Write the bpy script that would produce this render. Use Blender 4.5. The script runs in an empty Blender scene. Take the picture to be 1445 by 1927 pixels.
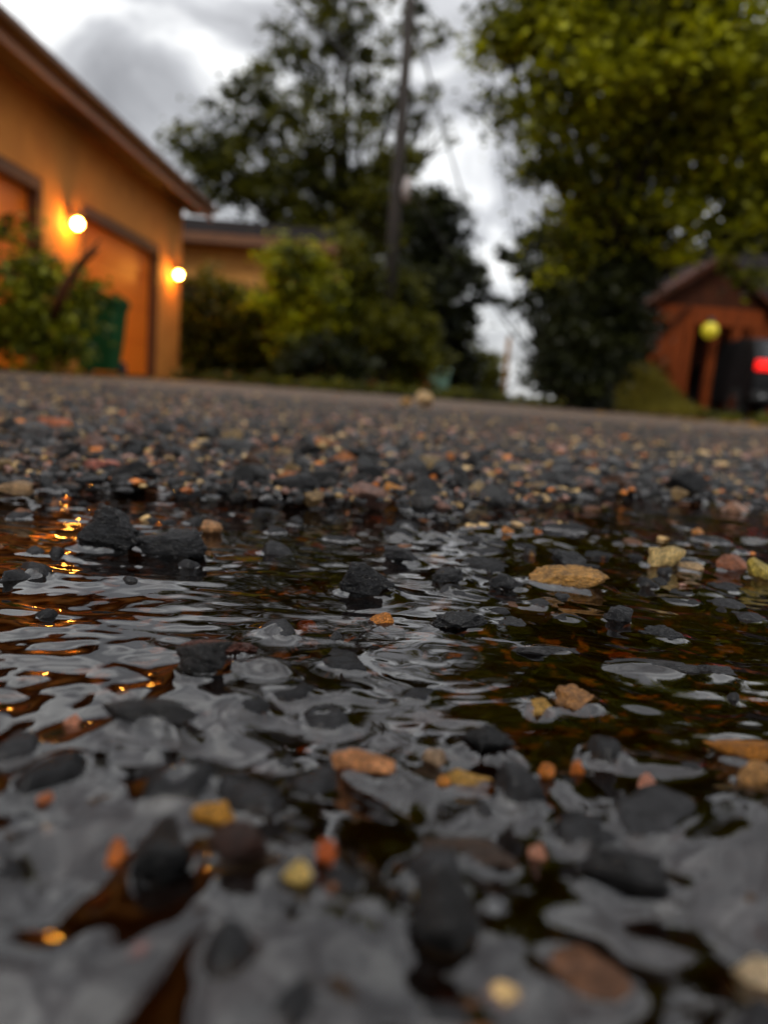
import bpy, bmesh, math, random
import numpy as np
from mathutils import Vector, Matrix, noise as mnoise
rad = math.radians
random.seed(7)
RNG = np.random.default_rng(11)
scene = bpy.context.scene
COL = scene.collection

# ------------------------------------------------------------------ camera
H, PITCH, ROLL, F = 0.07, rad(8.9), rad(4.3), 1456.0
FW = Vector((0, math.cos(PITCH), -math.sin(PITCH)))
UP0 = Vector((0, math.sin(PITCH), math.cos(PITCH)))
R0 = Vector((1, 0, 0))
RC = R0 * math.cos(ROLL) + UP0 * math.sin(ROLL)
UC = UP0 * math.cos(ROLL) - R0 * math.sin(ROLL)
EYE = Vector((0, 0, H))


def ray(px, py):
    return FW + RC * ((px - 722.5) / F) + UC * (-(py - 963.5) / F)


def at(px, py, Y):
    """A point at distance Y up the lane."""
    d = ray(px, py)
    return EYE + d * (Y / d.y)


def on_ground(px, py, Z=0.0):
    d = ray(px, py)
    return EYE + d * ((Z - H) / d.z)


def project(X, Y, Z):
    v = Vector((X, Y, Z)) - EYE
    c = v.dot(FW)
    return 722.5 + F * v.dot(RC) / c, 963.5 - F * v.dot(UC) / c


cam = bpy.data.cameras.new('camera')
cam_o = bpy.data.objects.new('camera', cam)
COL.objects.link(cam_o)
M = Matrix((RC, UC, -FW)).transposed().to_4x4()
M.translation = EYE
cam_o.matrix_world = M
cam.sensor_fit = 'VERTICAL'
cam.sensor_height = 36.0
cam.lens = 18.0 / (963.5 / F)
cam.clip_start = 0.004
cam.clip_end = 500
cam.dof.use_dof = True
cam.dof.focus_distance = 0.238
cam.dof.aperture_fstop = cam.lens / 3.2
scene.camera = cam_o

# ------------------------------------------------------------------ helpers


def tag(o, label=None, cat=None, group=None, kind=None):
    if label: o['label'] = label
    if cat: o['category'] = cat
    if group: o['group'] = group
    if kind: o['kind'] = kind
    return o


def empty(name, loc=(0, 0, 0), rz=0.0, label=None, cat=None, group=None):
    o = bpy.data.objects.new(name, None)
    COL.objects.link(o)
    o.location = loc
    o.rotation_euler = (0, 0, rz)
    return tag(o, label, cat, group)


def link(name, me, mat=None, parent=None, smooth=False):
    if mat is not None and len(me.materials) == 0:
        me.materials.append(mat)
    o = bpy.data.objects.new(name, me)
    COL.objects.link(o)
    if parent: o.parent = parent
    if smooth:
        me.polygons.foreach_set('use_smooth', np.ones(len(me.polygons), dtype=bool))
    return o


def from_arrays(name, V, Fq, k):
    """Mesh from numpy vertices and k-sided faces."""
    me = bpy.data.meshes.new(name)
    V = np.ascontiguousarray(V, dtype=np.float32)
    Fq = np.ascontiguousarray(Fq, dtype=np.int32)
    me.vertices.add(len(V))
    me.vertices.foreach_set('co', V.ravel())
    me.loops.add(Fq.size)
    me.loops.foreach_set('vertex_index', Fq.ravel())
    me.polygons.add(len(Fq))
    me.polygons.foreach_set('loop_start', np.arange(0, Fq.size, k, dtype=np.int32))
    me.polygons.foreach_set('loop_total', np.full(len(Fq), k, dtype=np.int32))
    me.update(calc_edges=True)
    return me


def col_attr(me, name, C, domain='POINT'):
    a = me.color_attributes.new(name, 'FLOAT_COLOR', domain)
    C = np.asarray(C, dtype=np.float32)
    if C.shape[1] == 3:
        C = np.concatenate([C, np.ones((len(C), 1), np.float32)], 1)
    a.data.foreach_set('color', np.ascontiguousarray(C).ravel())


class MB:
    """Collects shapes and links them as ONE mesh object."""

    def __init__(s): s.bm = bmesh.new()

    def box(s, x0, x1, y0, y1, z0, z1, bev=0.0):
        r = bmesh.ops.create_cube(s.bm, size=1.0)
        for v in r['verts']:
            v.co = Vector(((x0 + x1) / 2 + v.co.x * (x1 - x0), (y0 + y1) / 2 + v.co.y * (y1 - y0), (z0 + z1) / 2 + v.co.z * (z1 - z0)))
        if bev:
            es = list({e for v in r['verts'] for e in v.link_edges})
            bmesh.ops.bevel(s.bm, geom=es, offset=bev, segments=2, affect='EDGES', profile=0.5)
        return s

    def prism(s, pts, a, b, axis='y'):
        """Closed outline pts in the plane across axis, from a to b along it."""
        def mk(p, t):
            if axis == 'y': return (p[0], t, p[1])
            if axis == 'x': return (t, p[0], p[1])
            return (p[0], p[1], t)
        A = [s.bm.verts.new(mk(p, a)) for p in pts]
        B = [s.bm.verts.new(mk(p, b)) for p in pts]
        n = len(pts)
        s.bm.faces.new(A[::-1]); s.bm.faces.new(B)
        for i in range(n):
            s.bm.faces.new((A[i], A[(i + 1) % n], B[(i + 1) % n], B[i]))
        return s

    def tube(s, pts, radii, n=10, caps=True):
        rings = []
        pts = [Vector(p) for p in pts]
        for i, p in enumerate(pts):
            d = (pts[min(i + 1, len(pts) - 1)] - pts[max(i - 1, 0)]).normalized()
            a = d.orthogonal().normalized() if i == 0 else (prev - d * prev.dot(d)).normalized()
            prev = a
            b = d.cross(a)
            rings.append([s.bm.verts.new(p + (a * math.cos(t) + b * math.sin(t)) * radii[i]) for t in [2 * math.pi * k / n for k in range(n)]])
        for i in range(len(rings) - 1):
            for k in range(n):
                s.bm.faces.new((rings[i][k], rings[i][(k + 1) % n], rings[i + 1][(k + 1) % n], rings[i + 1][k]))
        if caps:
            s.bm.faces.new(rings[0][::-1]); s.bm.faces.new(rings[-1])
        return s

    def sphere(s, c, r, u=20, v=14, sc=(1, 1, 1)):
        q = bmesh.ops.create_uvsphere(s.bm, u_segments=u, v_segments=v, radius=r)
        for w in q['verts']:
            w.co = Vector((w.co.x * sc[0], w.co.y * sc[1], w.co.z * sc[2])) + Vector(c)
        return s

    def build(s, name, mat, parent=None, smooth=False):
        bmesh.ops.recalc_face_normals(s.bm, faces=s.bm.faces)
        me = bpy.data.meshes.new(name)
        s.bm.to_mesh(me); s.bm.free()
        return link(name, me, mat, parent, smooth)


# ------------------------------------------------------------------ materials
def new_mat(name):
    m = bpy.data.materials.new(name)
    m.use_nodes = True
    nt = m.node_tree
    return m, nt, nt.nodes['Principled BSDF']


def N(nt, t, **kw):
    n = nt.nodes.new(t)
    for k, v in kw.items():
        if k in n.inputs.keys(): n.inputs[k].default_value = v
        else: setattr(n, k, v)
    return n


def noise_col(nt, scale, c0, c1, lo=0.35, hi=0.65, detail=5.0, coord='Object', rough=0.6):
    tc = N(nt, 'ShaderNodeTexCoord')
    nz = N(nt, 'ShaderNodeTexNoise', Scale=scale, Detail=detail, Roughness=rough)
    nt.links.new(tc.outputs[coord], nz.inputs['Vector'])
    cr = N(nt, 'ShaderNodeValToRGB')
    cr.color_ramp.elements[0].position = lo; cr.color_ramp.elements[1].position = hi
    cr.color_ramp.elements[0].color = (*c0, 1); cr.color_ramp.elements[1].color = (*c1, 1)
    nt.links.new(nz.outputs['Fac'], cr.inputs['Fac'])
    return nz, cr, tc


def bump(nt, bsdf, src, strength=0.3, dist=0.01):
    b = N(nt, 'ShaderNodeBump', Strength=strength, Distance=dist)
    nt.links.new(src, b.inputs['Height'])
    nt.links.new(b.outputs['Normal'], bsdf.inputs['Normal'])
    c = N(nt, 'ShaderNodeBump', Strength=strength * .4, Distance=dist * .5)
    nt.links.new(src, c.inputs['Height'])
    nt.links.new(c.outputs['Normal'], bsdf.inputs['Coat Normal'])


def simple_mat(name, c0, c1, scale=6.0, rough=0.6, bstr=0.25, bdist=0.01, detail=5.0, metal=0.0, coat=0.0, spec=0.5):
    m, nt, b = new_mat(name)
    nz, cr, _ = noise_col(nt, scale, c0, c1, detail=detail)
    nt.links.new(cr.outputs['Color'], b.inputs['Base Color'])
    b.inputs['Roughness'].default_value = rough
    b.inputs['Metallic'].default_value = metal
    b.inputs['Coat Weight'].default_value = coat
    b.inputs['Coat Roughness'].default_value = 0.1
    b.inputs['Specular IOR Level'].default_value = spec
    if bstr: bump(nt, b, nz.outputs['Fac'], bstr, bdist)
    return m


def emit_mat(name, c, s, base=(0.8, 0.6, 0.3)):
    m, nt, b = new_mat(name)
    b.inputs['Base Color'].default_value = (*base, 1)
    b.inputs['Emission Color'].default_value = (*c, 1)
    b.inputs['Emission Strength'].default_value = s
    return m


def wood_mat(name, c0, c1, plank=0.16, axis='X'):
    m, nt, b = new_mat(name)
    tc = N(nt, 'ShaderNodeTexCoord')
    mp = N(nt, 'ShaderNodeMapping')
    mp.inputs['Scale'].default_value = (14, 14, 1.2)
    nt.links.new(tc.outputs['Object'], mp.inputs['Vector'])
    nz = N(nt, 'ShaderNodeTexNoise', Scale=2.0, Detail=6.0)
    nt.links.new(mp.outputs['Vector'], nz.inputs['Vector'])
    cr = N(nt, 'ShaderNodeValToRGB')
    cr.color_ramp.elements[0].color = (*c0, 1); cr.color_ramp.elements[1].color = (*c1, 1)
    cr.color_ramp.elements[0].position = .3; cr.color_ramp.elements[1].position = .7
    nt.links.new(nz.outputs['Fac'], cr.inputs['Fac'])
    nt.links.new(cr.outputs['Color'], b.inputs['Base Color'])
    b.inputs['Roughness'].default_value = 0.75
    b.inputs['Specular IOR Level'].default_value = .12
    bump(nt, b, nz.outputs['Fac'], 0.3, 0.01)
    return m


def leaf_mat(name, transl=0.35):
    m, nt, b = new_mat(name)
    a = N(nt, 'ShaderNodeAttribute', attribute_name='tint')
    nt.links.new(a.outputs['Color'], b.inputs['Base Color'])
    b.inputs['Roughness'].default_value = 0.5
    b.inputs['Specular IOR Level'].default_value = .22
    t = N(nt, 'ShaderNodeBsdfTranslucent')
    nt.links.new(a.outputs['Color'], t.inputs['Color'])
    mx = N(nt, 'ShaderNodeMixShader')
    mx.inputs[0].default_value = transl
    out = nt.nodes['Material Output']
    nt.links.new(b.outputs[0], mx.inputs[1]); nt.links.new(t.outputs[0], mx.inputs[2])
    nt.links.new(mx.outputs[0], out.inputs['Surface'])
    return m


def stone_mat(name, per_object):
    """Wet stone; its own colour comes from the object (single stones) or the 'tint' attribute (gravel)."""
    m, nt, b = new_mat(name)
    if per_object:
        src = N(nt, 'ShaderNodeObjectInfo').outputs['Color']
    else:
        src = N(nt, 'ShaderNodeAttribute', attribute_name='tint').outputs['Color']
    tc = N(nt, 'ShaderNodeTexCoord')
    n1 = N(nt, 'ShaderNodeTexNoise', Scale=1.6 if per_object else 220.0, Detail=6.0, Roughness=0.7)
    n2 = N(nt, 'ShaderNodeTexNoise', Scale=7.0 if per_object else 900.0, Detail=4.0, Roughness=0.75)
    for n in (n1, n2): nt.links.new(tc.outputs['Object'], n.inputs['Vector'])
    r1 = N(nt, 'ShaderNodeMapRange'); r1.inputs['From Min'].default_value = .3; r1.inputs['From Max'].default_value = .7
    r1.inputs['To Min'].default_value = .35; r1.inputs['To Max'].default_value = 1.5
    nt.links.new(n1.outputs['Fac'], r1.inputs['Value'])
    r2 = N(nt, 'ShaderNodeMapRange'); r2.inputs['From Min'].default_value = .35; r2.inputs['From Max'].default_value = .65
    r2.inputs['To Min'].default_value = .45; r2.inputs['To Max'].default_value = 1.45
    nt.links.new(n2.outputs['Fac'], r2.inputs['Value'])
    mu = N(nt, 'ShaderNodeMath', operation='MULTIPLY')
    nt.links.new(r1.outputs[0], mu.inputs[0]); nt.links.new(r2.outputs[0], mu.inputs[1])
    vm = N(nt, 'ShaderNodeVectorMath', operation='SCALE')
    nt.links.new(src, vm.inputs[0]); nt.links.new(mu.outputs[0], vm.inputs['Scale'])
    nt.links.new(vm.outputs[0], b.inputs['Base Color'])
    b.inputs['Roughness'].default_value = 0.38
    b.inputs['Coat Weight'].default_value = .28
    b.inputs['Coat Roughness'].default_value = 0.035
    b.inputs['Specular IOR Level'].default_value = .14
    bump(nt, b, n2.outputs['Fac'], 0.9, 0.12 if per_object else 0.0012)
    return m


def bark_mat(name, c0, c1):
    return simple_mat(name, c0, c1, scale=9, rough=.95, bstr=.6, bdist=.03, spec=.15)


M_TAN = simple_mat('tan_render', (.52, .175, .020), (.64, .23, .030), 3.0, .8, .15)
M_DOOR = simple_mat('orange_door_paint', (.90, .17, .004), (.95, .20, .006), 2.0, .5, .05)
M_FASCIA = simple_mat('brown_fascia_paint', (.28, .09, .018), (.36, .12, .025), 5.0, .45, .1)
M_ROOF = simple_mat('dark_shingles', (.012, .010, .010), (.03, .026, .026), 8.0, 1.0, .5, .02, spec=0.0)
M_JAMB = simple_mat('dark_brown_jamb', (.11, .04, .012), (.15, .055, .016), 4.0, .6, .1)
M_METAL = simple_mat('dark_metal', (.02, .02, .02), (.05, .05, .05), 30, .4, .1, metal=.6)
M_LAMP = emit_mat('lit_globe', (1.0, .42, .055), 220.0)
M_YLAMP = emit_mat('yellow_globe', (.75, .6, .02), .20, (.6, .5, .03))
M_BIN = simple_mat('green_bin_plastic', (.003, .045, .010), (.005, .065, .016), 12, .5, .05, spec=.2)
M_TEAL = simple_mat('grey_green_bin_plastic', (.10, .20, .16), (.16, .28, .22), 6, .3, .05)
M_RUBBER = simple_mat('black_rubber', (.01, .01, .01), (.02, .02, .02), 30, .7, .1)
M_TIMBER = wood_mat('orange_brown_timber', (.07, .016, .004), (.26, .052, .009))
M_TIMBER_DK = wood_mat('dark_timber', (.025, .008, .004), (.07, .02, .007))
M_FENCE = wood_mat('rust_fence_boards', (.26, .07, .012), (.42, .13, .02))
M_POST = wood_mat('post_wood', (.22, .10, .02), (.34, .16, .03))
M_POLE = wood_mat('pole_wood', (.022, .019, .017), (.06, .05, .044))
M_CERAMIC = simple_mat('grey_metal_can', (.30, .26, .25), (.38, .33, .32), 6, .4, .05)
M_CABLE = simple_mat('cable_black', (.015, .015, .015), (.03, .03, .03), 10, .6, 0)
M_BARK = bark_mat('dark_bark', (.010, .008, .006), (.035, .028, .02))
M_LEAF = leaf_mat('wet_leaves')
M_LEAF_DK = leaf_mat('dense_leaves', .2)
M_GLASS = simple_mat('car_glass', (.01, .01, .012), (.015, .015, .018), 3, .06, 0)
M_CARPAINT = simple_mat('charcoal_car_paint', (.008, .008, .009), (.012, .012, .013), 30, .5, 0, spec=.15)
M_CHROME = simple_mat('bright_metal', (.5, .5, .5), (.6, .6, .6), 10, .2, 0, metal=1.0)
M_TAIL = emit_mat('lit_tail_lamp', (1.0, .01, .005), 1.3, (.6, .01, .01))
M_PLATE = simple_mat('plate_white', (.6, .6, .58), (.7, .7, .68), 5, .4, 0)
M_STONE = stone_mat('wet_stone', True)
M_GRAVEL = stone_mat('wet_gravel', False)

# ------------------------------------------------------------------ light and sky
w = bpy.data.worlds.new('World'); scene.world = w; w.use_nodes = True
nt = w.node_tree
bg = nt.nodes['Background']; bg.inputs['Strength'].default_value = 0.1
SUN_EL, SUN_AZ = rad(48), rad(205)     # behind the viewer, a little to the left
sky = N(nt, 'ShaderNodeTexSky', sky_type='NISHITA', sun_disc=False)
sky.sun_elevation = SUN_EL; sky.sun_rotation = SUN_AZ
tc = N(nt, 'ShaderNodeTexCoord')
sep = N(nt, 'ShaderNodeSeparateXYZ'); nt.links.new(tc.outputs['Generated'], sep.inputs[0])
den = N(nt, 'ShaderNodeMath', operation='ADD'); den.inputs[1].default_value = .28
mxz = N(nt, 'ShaderNodeMath', operation='MAXIMUM'); mxz.inputs[1].default_value = 0.0
nt.links.new(sep.outputs['Z'], mxz.inputs[0]); nt.links.new(mxz.outputs[0], den.inputs[0])
dx = N(nt, 'ShaderNodeMath', operation='DIVIDE'); dy = N(nt, 'ShaderNodeMath', operation='DIVIDE')
nt.links.new(sep.outputs['X'], dx.inputs[0]); nt.links.new(den.outputs[0], dx.inputs[1])
nt.links.new(sep.outputs['Y'], dy.inputs[0]); nt.links.new(den.outputs[0], dy.inputs[1])
cmb = N(nt, 'ShaderNodeCombineXYZ'); nt.links.new(dx.outputs[0], cmb.inputs[0]); nt.links.new(dy.outputs[0], cmb.inputs[1])
nz = N(nt, 'ShaderNodeTexNoise', Scale=2.6, Detail=7.0, Roughness=.56, Distortion=.7)
nt.links.new(cmb.outputs[0], nz.inputs['Vector'])
cr = N(nt, 'ShaderNodeValToRGB')
cr.color_ramp.elements[0].position = .38; cr.color_ramp.elements[0].color = (.27, .27, .28, 1)
cr.color_ramp.elements[1].position = .62; cr.color_ramp.elements[1].color = (.86, .865, .86, 1)
e = cr.color_ramp.elements.new(.5); e.color = (.46, .465, .48, 1)
e2 = cr.color_ramp.elements.new(.74); e2.color = (1.25, 1.25, 1.24, 1)
nt.links.new(nz.outputs['Fac'], cr.inputs['Fac'])
lift = N(nt, 'ShaderNodeMath', operation='MULTIPLY_ADD'); lift.inputs[1].default_value = 34.0; lift.inputs[2].default_value = 10.4
pz = N(nt, 'ShaderNodeMath', operation='POWER'); pz.inputs[1].default_value = 1.8
nt.links.new(mxz.outputs[0], pz.inputs[0]); nt.links.new(pz.outputs[0], lift.inputs[0])      # an overcast sky is brighter overhead than at the horizon
bd = Vector((math.sin(rad(9)), math.cos(rad(9)), .10)).normalized()
dt = N(nt, 'ShaderNodeVectorMath', operation='DOT_PRODUCT'); dt.inputs[1].default_value = bd
nt.links.new(tc.outputs['Generated'], dt.inputs[0])
brk = N(nt, 'ShaderNodeMapRange', interpolation_type='SMOOTHSTEP')
brk.inputs['From Min'].default_value = math.cos(rad(17)); brk.inputs['From Max'].default_value = math.cos(rad(3))
brk.inputs['To Min'].default_value = 1.0; brk.inputs['To Max'].default_value = 1.35
nt.links.new(dt.outputs['Value'], brk.inputs['Value'])
lb = N(nt, 'ShaderNodeMath', operation='MULTIPLY')
nt.links.new(lift.outputs[0], lb.inputs[0]); nt.links.new(brk.outputs[0], lb.inputs[1])
sc_ = N(nt, 'ShaderNodeVectorMath', operation='SCALE')
nt.links.new(cr.outputs[0], sc_.inputs[0]); nt.links.new(lb.outputs[0], sc_.inputs['Scale'])
mix = N(nt, 'ShaderNodeMix', data_type='RGBA'); mix.inputs[0].default_value = .9
nt.links.new(sky.outputs[0], mix.inputs[6]); nt.links.new(sc_.outputs[0], mix.inputs[7])
nt.links.new(mix.outputs[2], bg.inputs['Color'])

sun = bpy.data.lights.new('sun', 'SUN'); sun.energy = 1.5; sun.angle = rad(14); sun.color = (1, .95, .86)
sun_o = bpy.data.objects.new('sun', sun); COL.objects.link(sun_o)
sd = Vector((math.sin(SUN_AZ) * math.cos(SUN_EL), math.cos(SUN_AZ) * math.cos(SUN_EL), math.sin(SUN_EL)))
sun_o.rotation_euler = sd.to_track_quat('Z', 'Y').to_euler()

vs = scene.view_settings
vs.view_transform = 'Standard'; vs.look = 'None'; vs.gamma = 1.0; vs.use_curve_mapping = False
vs.exposure = 0.0
scene.cycles.use_denoising = True
scene.cycles.max_bounces = 8
scene.cycles.transparent_max_bounces = 12
scene.cycles.sample_clamp_indirect = 6.0


# ------------------------------------------------------------------ numpy noise
def vnoise(X, Y, wl, seed):
    """Smooth value noise in -1..1, wl = cell size in metres."""
    r = np.random.default_rng(seed)
    n = 512
    T = r.uniform(-1, 1, (n, n)).astype(np.float32)
    u = X / wl + 100.37; v = Y / wl + 100.71
    iu = np.floor(u).astype(np.int64); iv = np.floor(v).astype(np.int64)
    fu = u - iu; fv = v - iv
    fu = fu * fu * (3 - 2 * fu); fv = fv * fv * (3 - 2 * fv)
    a = T[iv % n, iu % n]; b = T[iv % n, (iu + 1) % n]; c = T[(iv + 1) % n, iu % n]; d = T[(iv + 1) % n, (iu + 1) % n]
    return (a * (1 - fu) + b * fu) * (1 - fv) + (c * (1 - fu) + d * fu) * fv


def sstep(a, b, x):
    t = np.clip((x - a) / (b - a), 0, 1)
    return t * t * (3 - 2 * t)


def shore(X, Y):
    """Distance up the lane, bent so that the puddle's far edge runs at about 0.5."""
    return Y + .055 * vnoise(X, Y, .13, 5) + .03 * vnoise(X, Y, .05, 15) + .10 * sstep(0.0, -.3, X) - .10 * sstep(.02, .25, X)


def base_height(X, Y):
    """Bed of the alley without its stones; the water stands at z = 0."""
    b = -0.0044 + 0.0032 * vnoise(X, Y, .085, 3) + 0.0020 * vnoise(X, Y, .034, 4)
    near = 1 - sstep(.13, .21, Y)
    b = b + near * (0.0026 + 0.0014 + 0.0044 * vnoise(X, Y, .027, 14) + .0022 * vnoise(X, Y, .012, 16))
    # bank of stones across the right half, beyond the open water
    b = b + 0.0055 * np.exp(-((Y - .40) / .055) ** 2) * sstep(-.02, .10, X)
    # the bed rises out of the puddle to the gravel
    d = shore(X, Y)
    rise = sstep(.42, .62, d)
    b = b * (1 - .75 * rise) + rise * (0.0045 + 0.0015 * vnoise(X, Y, .06, 6))
    side = sstep(.30, .40, np.abs(X)) + (1 - sstep(-.17, -.07, Y))
    side = np.clip(side, 0, 1)
    return b * (1 - side) + side * .009


# ------------------------------------------------------------------ stones
PAL = {
    'dark': ((.004, .004, .0045), (.016, .0155, .0165)),
    'grey': ((.018, .018, .0185), (.075, .073, .072)),
    'pink': ((.18, .09, .065), (.34, .18, .135)),
    'orange': ((.42, .11, .014), (.60, .19, .03)),
    'tan': ((.34, .20, .07), (.50, .34, .15)),
    'brown': ((.06, .026, .012), (.12, .05, .022)),
}
PKEY = ['dark', 'grey', 'pink', 'orange', 'tan', 'brown']


def pal(k):
    a, b = PAL[k]; t = random.random()
    return tuple(a[i] + (b[i] - a[i]) * t for i in range(3))


def ico(sub):
    bm = bmesh.new(); bmesh.ops.create_icosphere(bm, subdivisions=sub, radius=1.0)
    bm.verts.ensure_lookup_table()
    V = np.array([v.co[:] for v in bm.verts], np.float32)
    T = np.array([[v.index for v in f.verts] for f in bm.faces], np.int32)
    bm.free()
    return V, T


ICO = {s: ico(s) for s in (1, 2, 3, 4, 5)}


def stone_shape(sub, seed, cuts=11, rough=.05, soft=.85, omin=.42, omax=.88):
    """Unit stone: a ball with broken faces and a pitted skin."""
    V, T = ICO[sub]
    V = V.copy()
    r = np.random.default_rng(seed)
    for _ in range(cuts):
        n = r.normal(size=3); n /= np.linalg.norm(n)
        o = r.uniform(omin, omax)
        d = V @ n
        ex = np.clip(d - o, 0, None)
        V -= (ex * soft)[:, None] * n[None].astype(np.float32)
    off = r.uniform(0, 50, 3)
    k = np.array([mnoise.fractal(Vector((v + off) * 2.2), 1.0, 2.0, 5) for v in V], np.float32)
    k2 = np.array([mnoise.fractal(Vector((v + off) * 7.0), 1.0, 2.0, 3) for v in V], np.float32)
    if sub >= 5:
        k2 = k2 + .4 * np.array([mnoise.fractal(Vector((v + off) * 19.0), 1.0, 2.0, 2) for v in V], np.float32)
    V *= (1 + rough * 1.7 * k + rough * .6 * k2)[:, None]
    return V, T


PROTO = []
for i in range(8):
    V, T = stone_shape(3, 100 + i, cuts=12 + i % 4, rough=.05, soft=.98, omin=.36, omax=.8)
    me = from_arrays('pebble', V, T, 3); me.materials.append(M_STONE)
    me.polygons.foreach_set('use_smooth', np.ones(len(T), dtype=bool))
    me.set_sharp_from_angle(angle=rad(28))
    PROTO.append(me)
GRIT = [stone_shape(1, 250 + i, cuts=7, rough=.05, soft=1.0, omin=.4, omax=.8) for i in range(8)]
LOW = [stone_shape(2, 200 + i, cuts=11, rough=.06, soft=1.0, omin=.36, omax=.8) for i in range(8)]

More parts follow.
